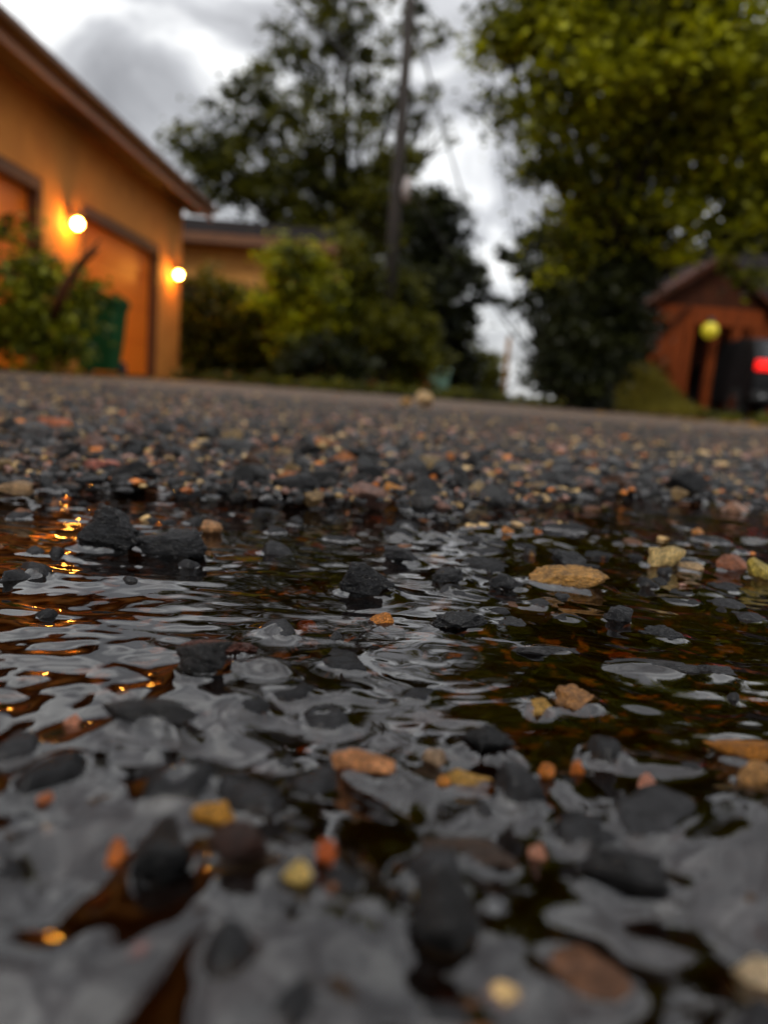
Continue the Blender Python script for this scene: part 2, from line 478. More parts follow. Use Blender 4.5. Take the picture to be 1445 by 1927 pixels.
# stones one can point to: (kind of name, px, py of its foot, width px, height px, depth ratio, colour, roughness, sink, label)
HERO = [
    ('rock', 690, 1128, 128, 62, .8, (.012, .012, .014), .13, .2, 'glossy black rough rock standing alone in the middle of the open puddle'),
    ('rock', 205, 1042, 150, 84, .5, (.014, .014, .016), .12, .2, 'black broken lump at the left end of the dark ridge in the puddle'),
    ('rock', 315, 1052, 150, 56, .5, (.016, .016, .018), .10, .2, 'long flat black slab lying against the broken black lump at left'),
    ('rock', 408, 1232, 150, 46, .55, (.16, .055, .035), .10, .2, 'flat reddish brown stone with rough skin left of the puddle middle'),
    ('rock', 385, 1300, 130, 80, .7, (.018, .017, .017), .15, .2, 'jagged dark rock in front of the flat reddish brown stone'),
    ('pebble', 700, 1478, 165, 76, .6, (.62, .26, .10), .06, .25, 'large orange pink pebble with pitted skin, biggest bright stone in the foreground film'),
    ('pebble', 900, 1490, 135, 44, .6, (.46, .24, .04), .08, .2, 'oblong golden brown pebble right of the large orange pink one'),
    ('pebble', 832, 1478, 36, 26, .8, (.60, .22, .03), .05, .2, 'tiny orange pebble touching the left end of the golden oblong one'),
    ('pebble', 820, 1440, 58, 36, .8, (.42, .27, .16), .06, .3, 'small pale tan pebble just behind the golden oblong one'),
    ('pebble', 1243, 1072, 78, 46, .7, (.70, .48, .18), .07, .1, 'bright cream yellow pebble on the stone bank at right'),
    ('pebble', 1290, 1076, 60, 24, .7, (.55, .36, .18), .07, .2, 'low tan pebble leaning on the bright cream yellow one'),
    ('rock', 1062, 1112, 160, 50, .55, (.48, .24, .06), .10, .25, 'layered orange tan rock half awash at right of the bright reflection'),
    ('rock', 1075, 1082, 80, 40, .8, (.016, .016, .018), .15, .1, 'black rock perched behind the layered orange tan rock'),
    ('pebble', 1378, 1078, 66, 34, .7, (.36, .12, .05), .06, .15, 'reddish brown rounded pebble on the stone bank near the right edge'),
    ('pebble', 1425, 1094, 60, 40, .7, (.50, .36, .06), .06, .2, 'mustard yellow pebble beside the reddish brown one near the right edge'),
    ('rock', 868, 1186, 112, 52, .7, (.026, .026, .028), .14, .2, 'dark grey crusty rock right of the glossy black rock, nearer the viewer'),
    ('rock', 972, 1188, 84, 40, .7, (.045, .045, .048), .12, .2, 'smaller grey crusty rock to the right of the dark grey crusty one'),
    ('pebble', 632, 1204, 36, 34, .9, (.03, .03, .032), .10, .1, 'little pointed stone ringed by raised water in the puddle'),
    ('rock', 910, 1432, 110, 80, .7, (.010, .010, .011), .14, .2, 'black lump behind the golden oblong pebble'),
    ('rock', 275, 1424, 190, 62, .35, (.022, .020, .020), .05, .3, 'long smooth dark stone lying aslant in the left foreground film'),
    ('rock', 1085, 1336, 110, 66, .6, (.36, .16, .045), .12, .2, 'crumbly orange brown rock in the right half of the foreground'),
    ('rock', 1012, 1346, 66, 60, .8, (.50, .28, .06), .10, .3, 'golden broken stone at the left foot of the crumbly orange brown rock'),
    ('pebble', 550, 1764, 62, 56, .8, (.66, .44, .12), .04, .2, 'round straw yellow pebble at the bottom left of centre'),
    ('pebble', 610, 1712, 52, 36, .8, (.62, .12, .02), .04, .2, 'orange red pebble just beyond the round straw yellow one'),
    ('pebble', 812, 1742, 92, 44, .7, (.60, .42, .11), .05, .2, 'wide straw yellow pebble right of the round straw yellow one'),
    ('pebble', 216, 1650, 46, 72, .7, (.60, .15, .02), .05, .2, 'upright orange pebble beside the big black foreground rock'),
    ('pebble', 400, 1602, 88, 44, .7, (.60, .27, .035), .05, .2, 'amber pebble behind the big black foreground rock'),
    ('pebble', 82, 1548, 36, 30, .9, (.66, .20, .07), .04, .2, 'small orange pebble alone in grey film near the left edge'),
    ('pebble', 1026, 1470, 36, 24, .9, (.64, .20, .03), .04, .2, 'small orange pebble right of the golden oblong one'),
    ('pebble', 1080, 1464, 34, 22, .9, (.60, .16, .02), .04, .2, 'small burnt orange pebble farther right of the golden oblong one'),
    ('pebble', 1215, 1502, 34, 28, .9, (.66, .28, .18), .04, .2, 'small salmon pink pebble right of the two small orange ones'),
    ('rock', 300, 1716, 118, 126, .7, (.007, .007, .008), .10, .15, 'big black rock in the bottom left foreground'),
    ('rock', 455, 1722, 126, 76, .6, (.05, .016, .008), .07, .2, 'dark red brown rock right of the big black foreground rock'),
    ('rock', 1178, 1720, 170, 96, .6, (.012, .011, .012), .10, .2, 'broad black rock in the bottom right foreground'),
    ('rock', 828, 1866, 130, 150, .6, (.010, .009, .009), .10, .2, 'tall black rock nearest the viewer below the wide straw yellow pebble'),
    ('rock', 880, 1652, 180, 62, .5, (.075, .042, .026), .08, .25, 'long brown rock across the middle of the foreground'),
    ('pebble', 1412, 1914, 106, 62, .8, (.72, .52, .30), .04, .2, 'pale cream stone in the bottom right corner'),
    ('pebble', 1010, 1632, 42, 30, .9, (.60, .26, .16), .04, .2, 'small salmon pebble at the right end of the long brown rock'),
    ('rock', 545, 925, 116, 40, .5, (.012, .012, .014), .08, .1, 'flat black stone topping the gravel left of the middle'),
    ('rock', 1282, 930, 84, 44, .7, (.010, .010, .011), .08, .1, 'squat black stone in the gravel at right'),
    ('pebble', 716, 1176, 50, 18, .8, (.60, .21, .03), .06, .2, 'flat orange pebble awash before the glossy black rock'),
    ('pebble', 955, 1012, 34, 24, .8, (.62, .22, .03), .05, .2, 'small orange pebble at the left end of the stone bank'),
    ('pebble', 1010, 1016, 30, 24, .8, (.60, .16, .02), .05, .2, 'small burnt orange pebble on the stone bank beside a mauve stone'),
    ('pebble', 1035, 1002, 56, 30, .8, (.24, .13, .11), .06, .2, 'mauve brown stone on the left end of the stone bank'),
    ('pebble', 1310, 1012, 34, 24, .8, (.62, .24, .04), .05, .2, 'small orange pebble on the stone bank behind the cream yellow one'),
    ('pebble', 742, 930, 48, 26, .8, (.64, .25, .03), .05, .1, 'orange pebble in the gravel beyond the bright reflection, left of it'),
    ('pebble', 195, 890, 76, 34, .7, (.52, .17, .12), .05, .1, 'brick pink flat pebble in the gravel at left'),
    ('pebble', 100, 806, 70, 26, .7, (.55, .16, .06), .06, .1, 'rust orange stone on the far left of the gravel'),
    ('pebble', 30, 930, 80, 26, .5, (.46, .28, .14), .06, .1, 'long tan stone near the left edge of the gravel'),
    ('pebble', 398, 1008, 44, 30, .8, (.56, .28, .12), .06, .1, 'tan orange pebble at the right end of the flat black slab'),
    ('pebble', 1378, 966, 60, 26, .8, (.52, .28, .18), .05, .1, 'salmon tan pebble in the gravel near the right edge'),
    ('pebble', 1390, 1452, 130, 34, .6, (.42, .15, .012), .07, .35, 'amber stone under water near the right edge of the foreground'),
    ('pebble', 1408, 1530, 96, 60, .7, (.46, .22, .06), .08, .25, 'tan brown stone nearer than the amber stone at the right edge'),
    ('pebble', 137, 1374, 36, 22, .9, (.62, .24, .13), .04, .3, 'small salmon pebble left of the long smooth dark stone'),
    ('rock', 1158, 1172, 56, 28, .8, (.03, .03, .033), .14, .15, 'small dark crusty stone in dark water right of the bright reflection'),
    ('rock', 1252, 1206, 96, 34, .7, (.018, .018, .020), .14, .2, 'black crusty stone in amber dark water at right'),
    ('rock', 752, 1060, 96, 34, .6, (.03, .03, .033), .10, .2, 'low dark grey stone left of the bright reflection'),
    ('rock', 848, 1100, 80, 28, .7, (.02, .02, .022), .13, .2, 'flat dark stone in the bright reflection, left of the layered rock'),
    ('rock', 955, 1112, 80, 30, .7, (.02, .02, .022), .13, .2, 'flat dark stone in the bright reflection, touching the layered rock'),
    ('rock', 500, 1290, 140, 50, .7, (.06, .055, .055), .04, .3, 'smooth grey stone under a film of water right of the jagged dark rock'),
    ('rock', 1205, 1272, 220, 34, .45, (.05, .048, .05), .05, .3, 'long flat grey slab glazed with water in the right half'),
    ('rock', 1338, 1270, 90, 24, .6, (.05, .048, .05), .05, .3, 'small flat grey slab at the right end of the long glazed slab'),
    ('rock', 1035, 1236, 150, 34, .55, (.045, .043, .045), .05, .3, 'flat grey stone glazed with water left of the long glazed slab'),
    ('pebble', 800, 764, 52, 40, .9, (.80, .46, .20), .03, .1, 'round peach coloured stone on the far asphalt below the grey green bin'),
    ('pebble', 764, 760, 34, 30, .9, (.78, .40, .12), .03, .1, 'round amber stone on the far asphalt left of the peach coloured one'),
]
GROUP_ST = 'stones lying in the puddle and gravel of the alley'
hero_stamp = []
for i, (nm, px, py, wpx, hpx, dr, c, rg, sink, label) in enumerate(HERO):
    far = py < 960
    zg = 0.0065 if far else 0.0
    if py < 800:
        zg = .0055; g = on_ground(px, py + 3, zg)
    else:
        g = on_ground(px, py, zg)
    dist = (g - EYE).length
    blur_px = 3.2e-3 * abs(1 / dist - 1 / .238) * F
    bf = .15 if max(c) < .1 else .5     # pale stones spread in the blur, dark ones shrink
    wv = max(wpx - bf * blur_px, wpx * .5); hv = max(hpx - bf * blur_px, hpx * .45)
    rx = wv / F * dist / 2
    sa = H / dist
    hz = hv / F * dist
    if py > 1180:                    # seen from above: most of its height in the picture is its depth
        tot = hz
        hz = min(tot * .5, rx * .62)
        ry = max((tot - hz * math.sqrt(1 - sa * sa)) / (2 * sa), rx * .35)
        ry = min(ry, rx * 1.3)
    else:
        ry = min(max(rx * dr, hz * .55), rx * 1.3)
    sub = 5 if (1000 < py < 1500 and wpx > 80) else 4
    V, T = stone_shape(sub, 300 + i, cuts=11, rough=max(rg, .07), soft=.95, omin=.4, omax=.82)
    V = V / np.array([np.abs(V[:, 0]).max(), np.abs(V[:, 1]).max(), np.abs(V[:, 2]).max()], np.float32)
    under = .004 if not far else .003
    zr = (hz + under) / 2
    me = from_arrays(nm, V, T, 3); me.materials.append(M_STONE)
    me.polygons.foreach_set('use_smooth', np.ones(len(T), dtype=bool))
    o = bpy.data.objects.new(nm, me); COL.objects.link(o)
    yc = g.y + ry * .85
    xc = g.x * yc / g.y if g.y > 0 else g.x
    if py > 1180: zg += max(0.0, float(base_height(np.float32(xc), np.float32(yc))) + (.0042 if max(c) < .03 else .0026))
    ang = random.uniform(-.25, .25)
    o.location = (xc, yc, zg - under + zr)
    o.rotation_euler = (0, 0, ang)
    o.scale = (rx, ry, zr)
    if max(c) > .3: c = tuple(min(.95, v * 1.3) for v in c)
    o.color = (*c, 1)
    tag(o, label, 'stone', GROUP_ST)
    hero_stamp.append((xc, yc, rx, ry, ang, zg - under + 2 * zr, nm == 'pebble' or rg > .055))

# ------------------------------------------------------------------ wet ground near the viewer, as relief
DX = 0.0009
GX0, GX1, GY0, GY1 = -.42, .42, -.16, .86
nx = int((GX1 - GX0) / DX) + 1; ny = int((GY1 - GY0) / DX) + 1
xs = (GX0 + np.arange(nx) * DX).astype(np.float32); ys = (GY0 + np.arange(ny) * DX).astype(np.float32)
X, Y = np.meshgrid(xs, ys)
B = base_height(X, Y)
G = B.copy()
matrix_c = np.array([.022, .0105, .003], np.float32)
C = np.ones((ny, nx, 3), np.float32) * matrix_c
C *= (1 + .5 * vnoise(X, Y, .012, 21) + .35 * vnoise(X, Y, .004, 22))[..., None]
spk = vnoise(X, Y, .0042, 23) + .5 * vnoise(X, Y, .0019, 24)
spw = (np.clip((spk - .38) / .25, 0, 1) * (1 - .75 * (1 - sstep(.13, .2, Y))))[..., None] * (np.clip(.6 + .8 * vnoise(X, Y, .03, 25), 0, 1) * (1 - sstep(-.0028, -.0012, B)))[..., None]
C = (C * (1 - spw) + np.array([.62, .30, .05], np.float32) * spw).astype(np.float32)
STONY = np.zeros((ny, nx), bool)
POKE = np.zeros((ny, nx), bool)
pw = np.array([.62, .14, .03, .04, .05, .12])
n_st = 9000
HS = np.array([h_[:4] for h_ in hero_stamp])
for k in range(n_st + 170):
    u = RNG.random()
    big = u > .86
    r = RNG.uniform(.006, .0125) if big else (RNG.uniform(.0028, .006) if u > .35 else RNG.uniform(.0012, .0028))
    cx = RNG.uniform(GX0, GX1); cy = RNG.uniform(GY0, GY1)
    isle = k >= n_st                      # stones that just break the surface of the open water
    crag = k >= n_st + 130                # dark crags that stand out of the film close to the viewer
    if crag: cy = RNG.uniform(.06, .15); cx = RNG.uniform(-.13, .13)
    elif isle: cy = RNG.uniform(.17, .42); cx = RNG.uniform(-.28, .28); r = RNG.uniform(.0035, .010)
    if isle: big = True
    if crag: r = RNG.uniform(.003, .0075) / .62
    if cy < .19: r *= .62
    if cy < .6 and np.any((np.abs(cx - HS[:, 0]) < HS[:, 2] * 1.15 + r * .5) & (np.abs(cy - HS[:, 1]) < HS[:, 3] * 1.15 + r * .5)): continue
    asp = RNG.uniform(.55, 1.0); th = RNG.uniform(0, math.pi)
    i0 = int((cx - 1.3 * r - GX0) / DX); i1 = int((cx + 1.3 * r - GX0) / DX) + 2
    j0 = int((cy - 1.3 * r - GY0) / DX); j1 = int((cy + 1.3 * r - GY0) / DX) + 2
    i0, j0 = max(i0, 0), max(j0, 0)
    i1, j1 = min(i1, nx), min(j1, ny)
    if i1 - i0 < 2 or j1 - j0 < 2: continue
    x = X[j0:j1, i0:i1] - cx; y = Y[j0:j1, i0:i1] - cy
    xr = x * math.cos(th) + y * math.sin(th); yr = (-x * math.sin(th) + y * math.cos(th)) / asp
    q = np.zeros_like(xr)
    t0 = RNG.uniform(0, 6.28); nk = int(RNG.integers(5, 8))
    for kk in range(nk):                  # a broken, many-sided chip
        tk = t0 + 6.283 * (kk + RNG.uniform(-.25, .25)) / nk
        q = np.maximum(q, (xr * math.cos(tk) + yr * math.sin(tk)) / (r * RNG.uniform(.72, 1.0)))
    q = .8 * q + .2 * np.hypot(xr, yr) / r
    prof = np.sqrt(np.clip(1 - np.clip(q, 0, 1) ** RNG.uniform(2.5, 6.0), 0, 1))
    hgt = r * RNG.uniform(.25, .62)
    if big: hgt = min(hgt, .0050)
    tilt = 1 + RNG.uniform(-.3, .3) * xr / r + RNG.uniform(-.3, .3) * yr / r
    base = float(B[min(max(int((cy - GY0) / DX), 0), ny - 1), min(max(int((cx - GX0) / DX), 0), nx - 1)])
    if isle: hgt = RNG.uniform(.0008, .0034) + .0006 - base
    if crag: hgt = max(.0036, RNG.uniform(.003, .0062) + .0006 - base)
    z = base - .0006 + hgt * prof * tilt
    sub = G[j0:j1, i0:i1]
    mk = (q < 1) & (z > sub)
    sub[mk] = z[mk]
    key = PKEY[int(np.searchsorted(np.cumsum(pw), RNG.random() * .9999))]
    if crag or isle and RNG.random() < .8: key = 'dark'
    if cy < .22 and r > .0026 and key in ('pink', 'orange', 'tan', 'grey'): key = 'dark'
    if r > .0075 and key in ('pink', 'orange', 'tan'): key = 'dark'
    ca, cb = PAL[key]; t = RNG.random()
    colr = np.array([ca[m] + (cb[m] - ca[m]) * t for m in range(3)], np.float32)
    C[j0:j1, i0:i1][mk] = colr
    STONY[j0:j1, i0:i1][mk] = True
    poke = r > .003 and RNG.random() < (1.0 if crag else .8 if isle else .34)
    POKE[j0:j1, i0:i1][mk] = poke if r > .002 else POKE[j0:j1, i0:i1][mk]
fine = .00022 * vnoise(X, Y, .0035, 31) + .00016 * vnoise(X, Y, .0018, 32)
G = G + fine * np.where(STONY, 1.0, 1.2) + np.where(POKE, 1.0, 0) * (.0006 * vnoise(X, Y, .0042, 33) + .0004 * vnoise(X, Y, .0021, 34))
Gw = G.copy()
for (cx, cy, rx, ry, ang, top, dryst) in hero_stamp:
    if not (GX0 < cx < GX1 and GY0 < cy < GY1): continue
    R = max(rx, ry) * 1.05
    i0 = max(int((cx - R - GX0) / DX), 0); i1 = min(int((cx + R - GX0) / DX) + 2, nx)
    j0 = max(int((cy - R - GY0) / DX), 0); j1 = min(int((cy + R - GY0) / DX) + 2, ny)
    x = X[j0:j1, i0:i1] - cx; y = Y[j0:j1, i0:i1] - cy
    q = np.hypot((x * math.cos(ang) + y * math.sin(ang)) / rx, (-x * math.sin(ang) + y * math.cos(ang)) / ry)
    z = np.where(q < .97, -.003 + (top + .003) * np.sqrt(np.clip(1 - (q / .97) ** 3, 0, 1)) * .92, -1)
    Gw[j0:j1, i0:i1] = np.maximum(Gw[j0:j1, i0:i1], z)
    POKE[j0:j1, i0:i1][q < .97] = dryst


def blur(A, s):
    r = int(s * 3) + 1
    k = np.exp(-.5 * (np.arange(-r, r + 1) / s) ** 2); k = (k / k.sum()).astype(np.float32)
    P = np.pad(A, ((r, r), (0, 0)), mode='edge'); O = np.zeros_like(A)
    for t in range(2 * r + 1): O += k[t] * P[t:t + A.shape[0]]
    P = np.pad(O, ((0, 0), (r, r)), mode='edge'); O2 = np.zeros_like(A)
    for t in range(2 * r + 1): O2 += k[t] * P[:, t:t + A.shape[1]]
    return O2


# water: a skin pulled towards its level, climbing the stones it touches and draped over the low ones
near = 1 - sstep(.12, .20, Y)
cap = blur(np.where(POKE, .0006 + .0010 * near, .012).astype(np.float32), 1.2)
Gs = blur(Gw, 1.9)
LIM = np.minimum(Gs + .00030, cap).astype(np.float32)
# no film on the gravel beyond the puddle
dry = sstep(.56, .66, shore(X, Y))
LIM = LIM * (1 - dry) + dry * -.004
Wt = np.zeros_like(G, dtype=np.float32)
lam2 = (3.3 - 1.2 * near) ** 2
for it in range(46):
    P = np.pad(Wt, 1, mode='edge')
    av = (P[:-2, 1:-1] + P[2:, 1:-1] + P[1:-1, :-2] + P[1:-1, 2:]) * .25
    Wt = (4 * lam2 * av) / (1 + 4 * lam2)
    Wt = np.maximum(Wt, LIM)
Wt = blur(Wt, .8)
open_w = np.clip((-.0002 - Gs) / .003, 0, 1)
wx = X + .012 * vnoise(X, Y, .03, 57); wy = Y + .012 * vnoise(X, Y, .03, 58)
rip = .00052 * vnoise(wx, wy * 1.5, .034, 50) + .00024 * vnoise(wx, wy * 2.6, .018, 51) + .00010 * vnoise(X * .7 + Y * .2, Y * 2.2, .009, 52) + .00005 * vnoise(X, Y * 1.6, .0045, 53)
Wt = Wt + rip * (.25 + .75 * open_w) + (.35 + .65 * near) * (.0014 * vnoise(wx, wy, .018, 55) * near + .00042 * vnoise(wx, wy * 1.3, .0075, 56) + .00014 * vnoise(wx, wy * 1.3, .0042, 59))

Wt = blur(np.maximum(Wt, LIM - .00004), .7)      # the film stays closed over what it covers


def grid_mesh(name, Z):
    V = np.stack([X, Y, Z], -1).reshape(-1, 3)
    idx = np.arange(nx * ny).reshape(ny, nx)
    Q = np.stack([idx[:-1, :-1], idx[:-1, 1:], idx[1:, 1:], idx[1:, :-1]], -1).reshape(-1, 4)
    return from_arrays(name, V, Q, 4)


m, nt, b = new_mat('wet_asphalt_bed')
a = N(nt, 'ShaderNodeAttribute', attribute_name='tint')
tcn = N(nt, 'ShaderNodeTexCoord')
n1 = N(nt, 'ShaderNodeTexNoise', Scale=420.0, Detail=5.0, Roughness=.7)
nt.links.new(tcn.outputs['Object'], n1.inputs['Vector'])
mr = N(nt, 'ShaderNodeMapRange'); mr.inputs['From Min'].default_value = .32; mr.inputs['From Max'].default_value = .68
mr.inputs['To Min'].default_value = .35; mr.inputs['To Max'].default_value = 1.55
nt.links.new(n1.outputs['Fac'], mr.inputs['Value'])
sv = N(nt, 'ShaderNodeVectorMath', operation='SCALE')
nt.links.new(a.outputs['Color'], sv.inputs[0]); nt.links.new(mr.outputs[0], sv.inputs['Scale'])
nt.links.new(sv.outputs[0], b.inputs['Base Color'])
b.inputs['Roughness'].default_value = .6
b.inputs['Coat Weight'].default_value = .14; b.inputs['Coat Roughness'].default_value = .04; b.inputs['Specular IOR Level'].default_value = .08
bump(nt, b, n1.outputs['Fac'], 1.0, .0014)
M_BED = m
me = grid_mesh('wet_ground', G)
col_attr(me, 'tint', C.reshape(-1, 3))
tag(link('wet_ground', me, M_BED, None, True), kind='structure')

m, nt, b = new_mat('puddle_water')
nt.nodes.remove(b)
fr = N(nt, 'ShaderNodeFresnel', IOR=1.57)
tr = N(nt, 'ShaderNodeBsdfTransparent', Color=(.46, .29, .10, 1))
gl = N(nt, 'ShaderNodeBsdfGlossy', Roughness=.015)
gl.inputs['Color'].default_value = (1, 1, 1, 1)
mx = N(nt, 'ShaderNodeMixShader')
nt.links.new(fr.outputs[0], mx.inputs[0]); nt.links.new(tr.outputs[0], mx.inputs[1]); nt.links.new(gl.outputs[0], mx.inputs[2])
nt.links.new(mx.outputs[0], nt.nodes['Material Output'].inputs['Surface'])
M_WATER = m
Wt = np.where(dry > .98, -.02, Wt)
edge = np.clip(np.maximum(sstep(.33, .40, np.abs(X)), 1 - sstep(-.14, -.09, Y)), 0, 1)
Wt = Wt - edge * .02
me = grid_mesh('puddle_water', Wt)
tag(link('puddle_water', me, M_WATER, None, True), kind='structure')

# ------------------------------------------------------------------ wider ground
m, nt, b = new_mat('wet_alley_asphalt')
nz, cr, tcx = noise_col(nt, 60.0, (.036, .027, .021), (.17, .12, .09), .38, .66, 6.0)
nt.links.new(cr.outputs[0], b.inputs['Base Color'])
b.inputs['Roughness'].default_value = .7
b.inputs['Specular IOR Level'].default_value = .1
bump(nt, b, nz.outputs['Fac'], .8, .006)
M_ALLEY = m
M_GBED = simple_mat('wet_gravel_bed', (.006, .005, .0045), (.05, .039, .030), 90, .75, .9, .004, coat=.0, spec=.2)
M_EARTH = simple_mat('verge_soil', (.015, .011, .006), (.04, .028, .014), 14, 1.0, .5, .02, spec=0.0)


def sheet(name, x0, x1, y0, y1, step, zfun, mat, hole=None, smooth=True):
    xs = np.arange(x0, x1 + step * .5, step, dtype=np.float32); ys = np.arange(y0, y1 + step * .5, step, dtype=np.float32)
    A, Bq = np.meshgrid(xs, ys)
    V = np.stack([A, Bq, zfun(A, Bq)], -1).reshape(-1, 3)
    idx = np.arange(A.size).reshape(A.shape)
    Q = np.stack([idx[:-1, :-1], idx[:-1, 1:], idx[1:, 1:], idx[1:, :-1]], -1).reshape(-1, 4)
    if hole:
        cx = V[Q[:, 0], 0] + step / 2; cy = V[Q[:, 0], 1] + step / 2
        Q = Q[~((cx > hole[0]) & (cx < hole[1]) & (cy > hole[2]) & (cy < hole[3]))]
    return tag(link(name, from_arrays(name, V, Q, 4), mat, None, smooth), kind='structure')


sheet('alley_gravel_bed', -2.4, 2.4, -1.2, 3.6, .01,
      lambda A, Bq: .0055 + .0018 * vnoise(A, Bq, .06, 6) + .0009 * vnoise(A, Bq, .022, 8), M_GBED, (GX0 + .004, GX1 - .004, GY0 + .004, GY1 - .004))
sheet('alley_asphalt', -3.6, 14, -8, 72, .8, lambda A, Bq: np.full_like(A, .0), M_ALLEY, (-2.35, 2.35, -1.15, 3.55), False)
sheet('ground', -300, 300, -300, 300, 20.0, lambda A, Bq: np.full_like(A, -.05), M_EARTH, None, False)
# ------------------------------------------------------------------ gravel beyond the puddle
stones = []
for k in range(15000):
    yy = .40 + 3.4 * RNG.random() ** 1.6
    half = max(.36, yy * .62)
    xx = RNG.uniform(-half, half)
    fx = np.float32(xx); fy = np.float32(yy)
    dd = float(shore(fx, fy))
    if dd < .45 or RNG.random() > min(1, .14 + (dd - .45) / .26): continue
    r = float(np.clip(RNG.lognormal(math.log(.0046), .55), .0025, .017))
    if yy > .85: r *= .72
    if yy > 1.6: r *= RNG.uniform(.6, 1.1)
    key = PKEY[int(np.searchsorted(np.cumsum([.45, .34, .05, .025, .065, .07]), RNG.random() * .9999))]
    if yy > 1.1 and key in ('dark', 'grey') and RNG.random() < .25: key = ('tan', 'pink', 'brown')[int(RNG.random() * 3)]
    px, py = project(xx, yy, .008)
    vis = -30 < px < 1475 and py < 1960
    stones.append((r / yy if vis else 0, xx, yy, r, key))
stones.sort(reverse=True)
KLAB = {
    'dark': 'dark wet stone, one of many in the gravel beyond the puddle',
    'grey': 'blue grey wet pebble in the gravel beyond the puddle',
    'pink': 'pinkish wet pebble in the gravel beyond the puddle',
    'orange': 'orange wet pebble in the gravel beyond the puddle',
    'tan': 'tan wet pebble in the gravel beyond the puddle',
    'brown': 'brown wet pebble in the gravel beyond the puddle',
}
NI = 210
AV, AF, AC = [], [], []
nv = 0
for i, (s, xx, yy, r, key) in enumerate(stones):
    c = pal(key)
    sx, sy, sz = r * random.uniform(.9, 1.35), r * random.uniform(.75, 1.05), r * random.uniform(.5, .8)
    rot = random.uniform(0, 6.28)
    z = .0065 + sz * random.uniform(.2, .55)
    if i < NI:
        o = bpy.data.objects.new('pebble', PROTO[i % 8]); COL.objects.link(o)
        o.location = (xx, yy, z); o.scale = (sx, sy, sz); o.rotation_euler = (random.uniform(-.25, .25), random.uniform(-.25, .25), rot)
        o.color = (*c, 1)
        tag(o, KLAB[key], 'stone', key.replace('dark', 'dark grey').replace('grey', 'grey') + ' pebbles of the gravel')
    else:
        V, T = LOW[i % 8]
        W_ = V * np.array([sx, sy, sz], np.float32)
        ca, sa = math.cos(rot), math.sin(rot)
        W_ = np.stack([W_[:, 0] * ca - W_[:, 1] * sa + xx, W_[:, 0] * sa + W_[:, 1] * ca + yy, W_[:, 2] + z], -1)
        AV.append(W_); AF.append(T + nv); nv += len(V)
        AC.append(np.tile(np.array(c, np.float32), (len(V), 1)))
for k in range(9000):                                # grit between the stones
    yy = .44 + 1.5 * RNG.random() ** 1.6
    xx = RNG.uniform(-max(.34, yy * .6), max(.34, yy * .6))
    if float(shore(np.float32(xx), np.float32(yy))) < .46: continue
    r = RNG.uniform(.0009, .0032)
    V, T = GRIT[k % 8]
    rot = RNG.uniform(0, 6.28); ca, sa = math.cos(rot), math.sin(rot)
    W_ = V * np.array([r * 1.2, r, r * .8], np.float32)
    W_ = np.stack([W_[:, 0] * ca - W_[:, 1] * sa + xx, W_[:, 0] * sa + W_[:, 1] * ca + yy, W_[:, 2] + .0075 + .0012 * RNG.random()], -1)
    AV.append(W_); AF.append(T + nv); nv += len(V)
    AC.append(np.tile(np.array(pal(PKEY[int(np.searchsorted(np.cumsum([.42, .26, .07, .04, .12, .09]), RNG.random() * .9999))]), np.float32), (len(V), 1)))
me = from_arrays('gravel', np.concatenate(AV), np.concatenate(AF), 3)
col_attr(me, 'tint', np.concatenate(AC))
me.polygons.foreach_set('use_smooth', np.ones(len(me.polygons), dtype=bool)); me.set_sharp_from_angle(angle=rad(32))
tag(link('gravel', me, M_GRAVEL), 'loose wet gravel of mixed grey, pink and tan stones behind the puddle', 'gravel', None, 'stuff')


# ------------------------------------------------------------------ foliage
def leaves(blobs, per_m3, clump_r, n_leaf, size, tints, flat=.6, shell=.55, seed=0):
    """Leaf-sized faces gathered in clumps through the volume of the blobs. Returns vertices, quads, colours."""
    r = np.random.default_rng(seed)
    P, TT, SZ = [], [], []
    for bl in blobs:
        c, R = np.array(bl[0], np.float32), bl[1]
        R3 = np.array(R if hasattr(R, '__len__') else (R, R, R), np.float32)
        dens = bl[2] if len(bl) > 2 else 1.0
        n = max(3, int(per_m3 * dens * 4.19 * R3.prod()))
        d = r.normal(size=(n, 3)); d /= np.linalg.norm(d, axis=1)[:, None]
        rr = (shell + (1 - shell) * r.random(n)) * (.25 + .75 * r.random(n) ** .4)
        cc = c + d * rr[:, None] * R3
        for q in cc:
            k = max(3, int(n_leaf * r.uniform(.5, 1.5)))
            o = r.normal(size=(k, 3)) * clump_r * r.uniform(.6, 1.3) * np.array([1, 1, flat])
            P.append(q + o)
            t0 = r.random() ** 1.2
            a, b2 = np.array(tints[0]), np.array(tints[1])
            t = np.clip(t0 + r.normal(size=k) * .18, 0, 1)[:, None]
            TT.append(a + (b2 - a) * t)
    P = np.concatenate(P); TT = np.concatenate(TT)
    n = len(P)
    L = size * r.uniform(.65, 1.35, n)[:, None]
    u = r.normal(size=(n, 3)); u[:, 2] *= .6; u /= np.linalg.norm(u, axis=1)[:, None]
    nn = r.normal(size=(n, 3)) + np.array([0, 0, .8]); v = np.cross(nn, u); v /= np.linalg.norm(v, axis=1)[:, None] + 1e-9
    V = np.stack([P - u * L, P + v * L * .55, P + u * L, P - v * L * .55], 1).reshape(-1, 3)
    Q = np.arange(4 * n).reshape(-1, 4)
    return V, Q, np.repeat(TT, 4, 0)


def foliage(name, parent, mat, *a, **k):
    V, Q, T = leaves(*a, **k)
    o = parent.location
    V = V - np.array(o[:])
    me = from_arrays(name, V, Q, 4)
    col_attr(me, 'tint', T)
    return link(name, me, mat, parent)


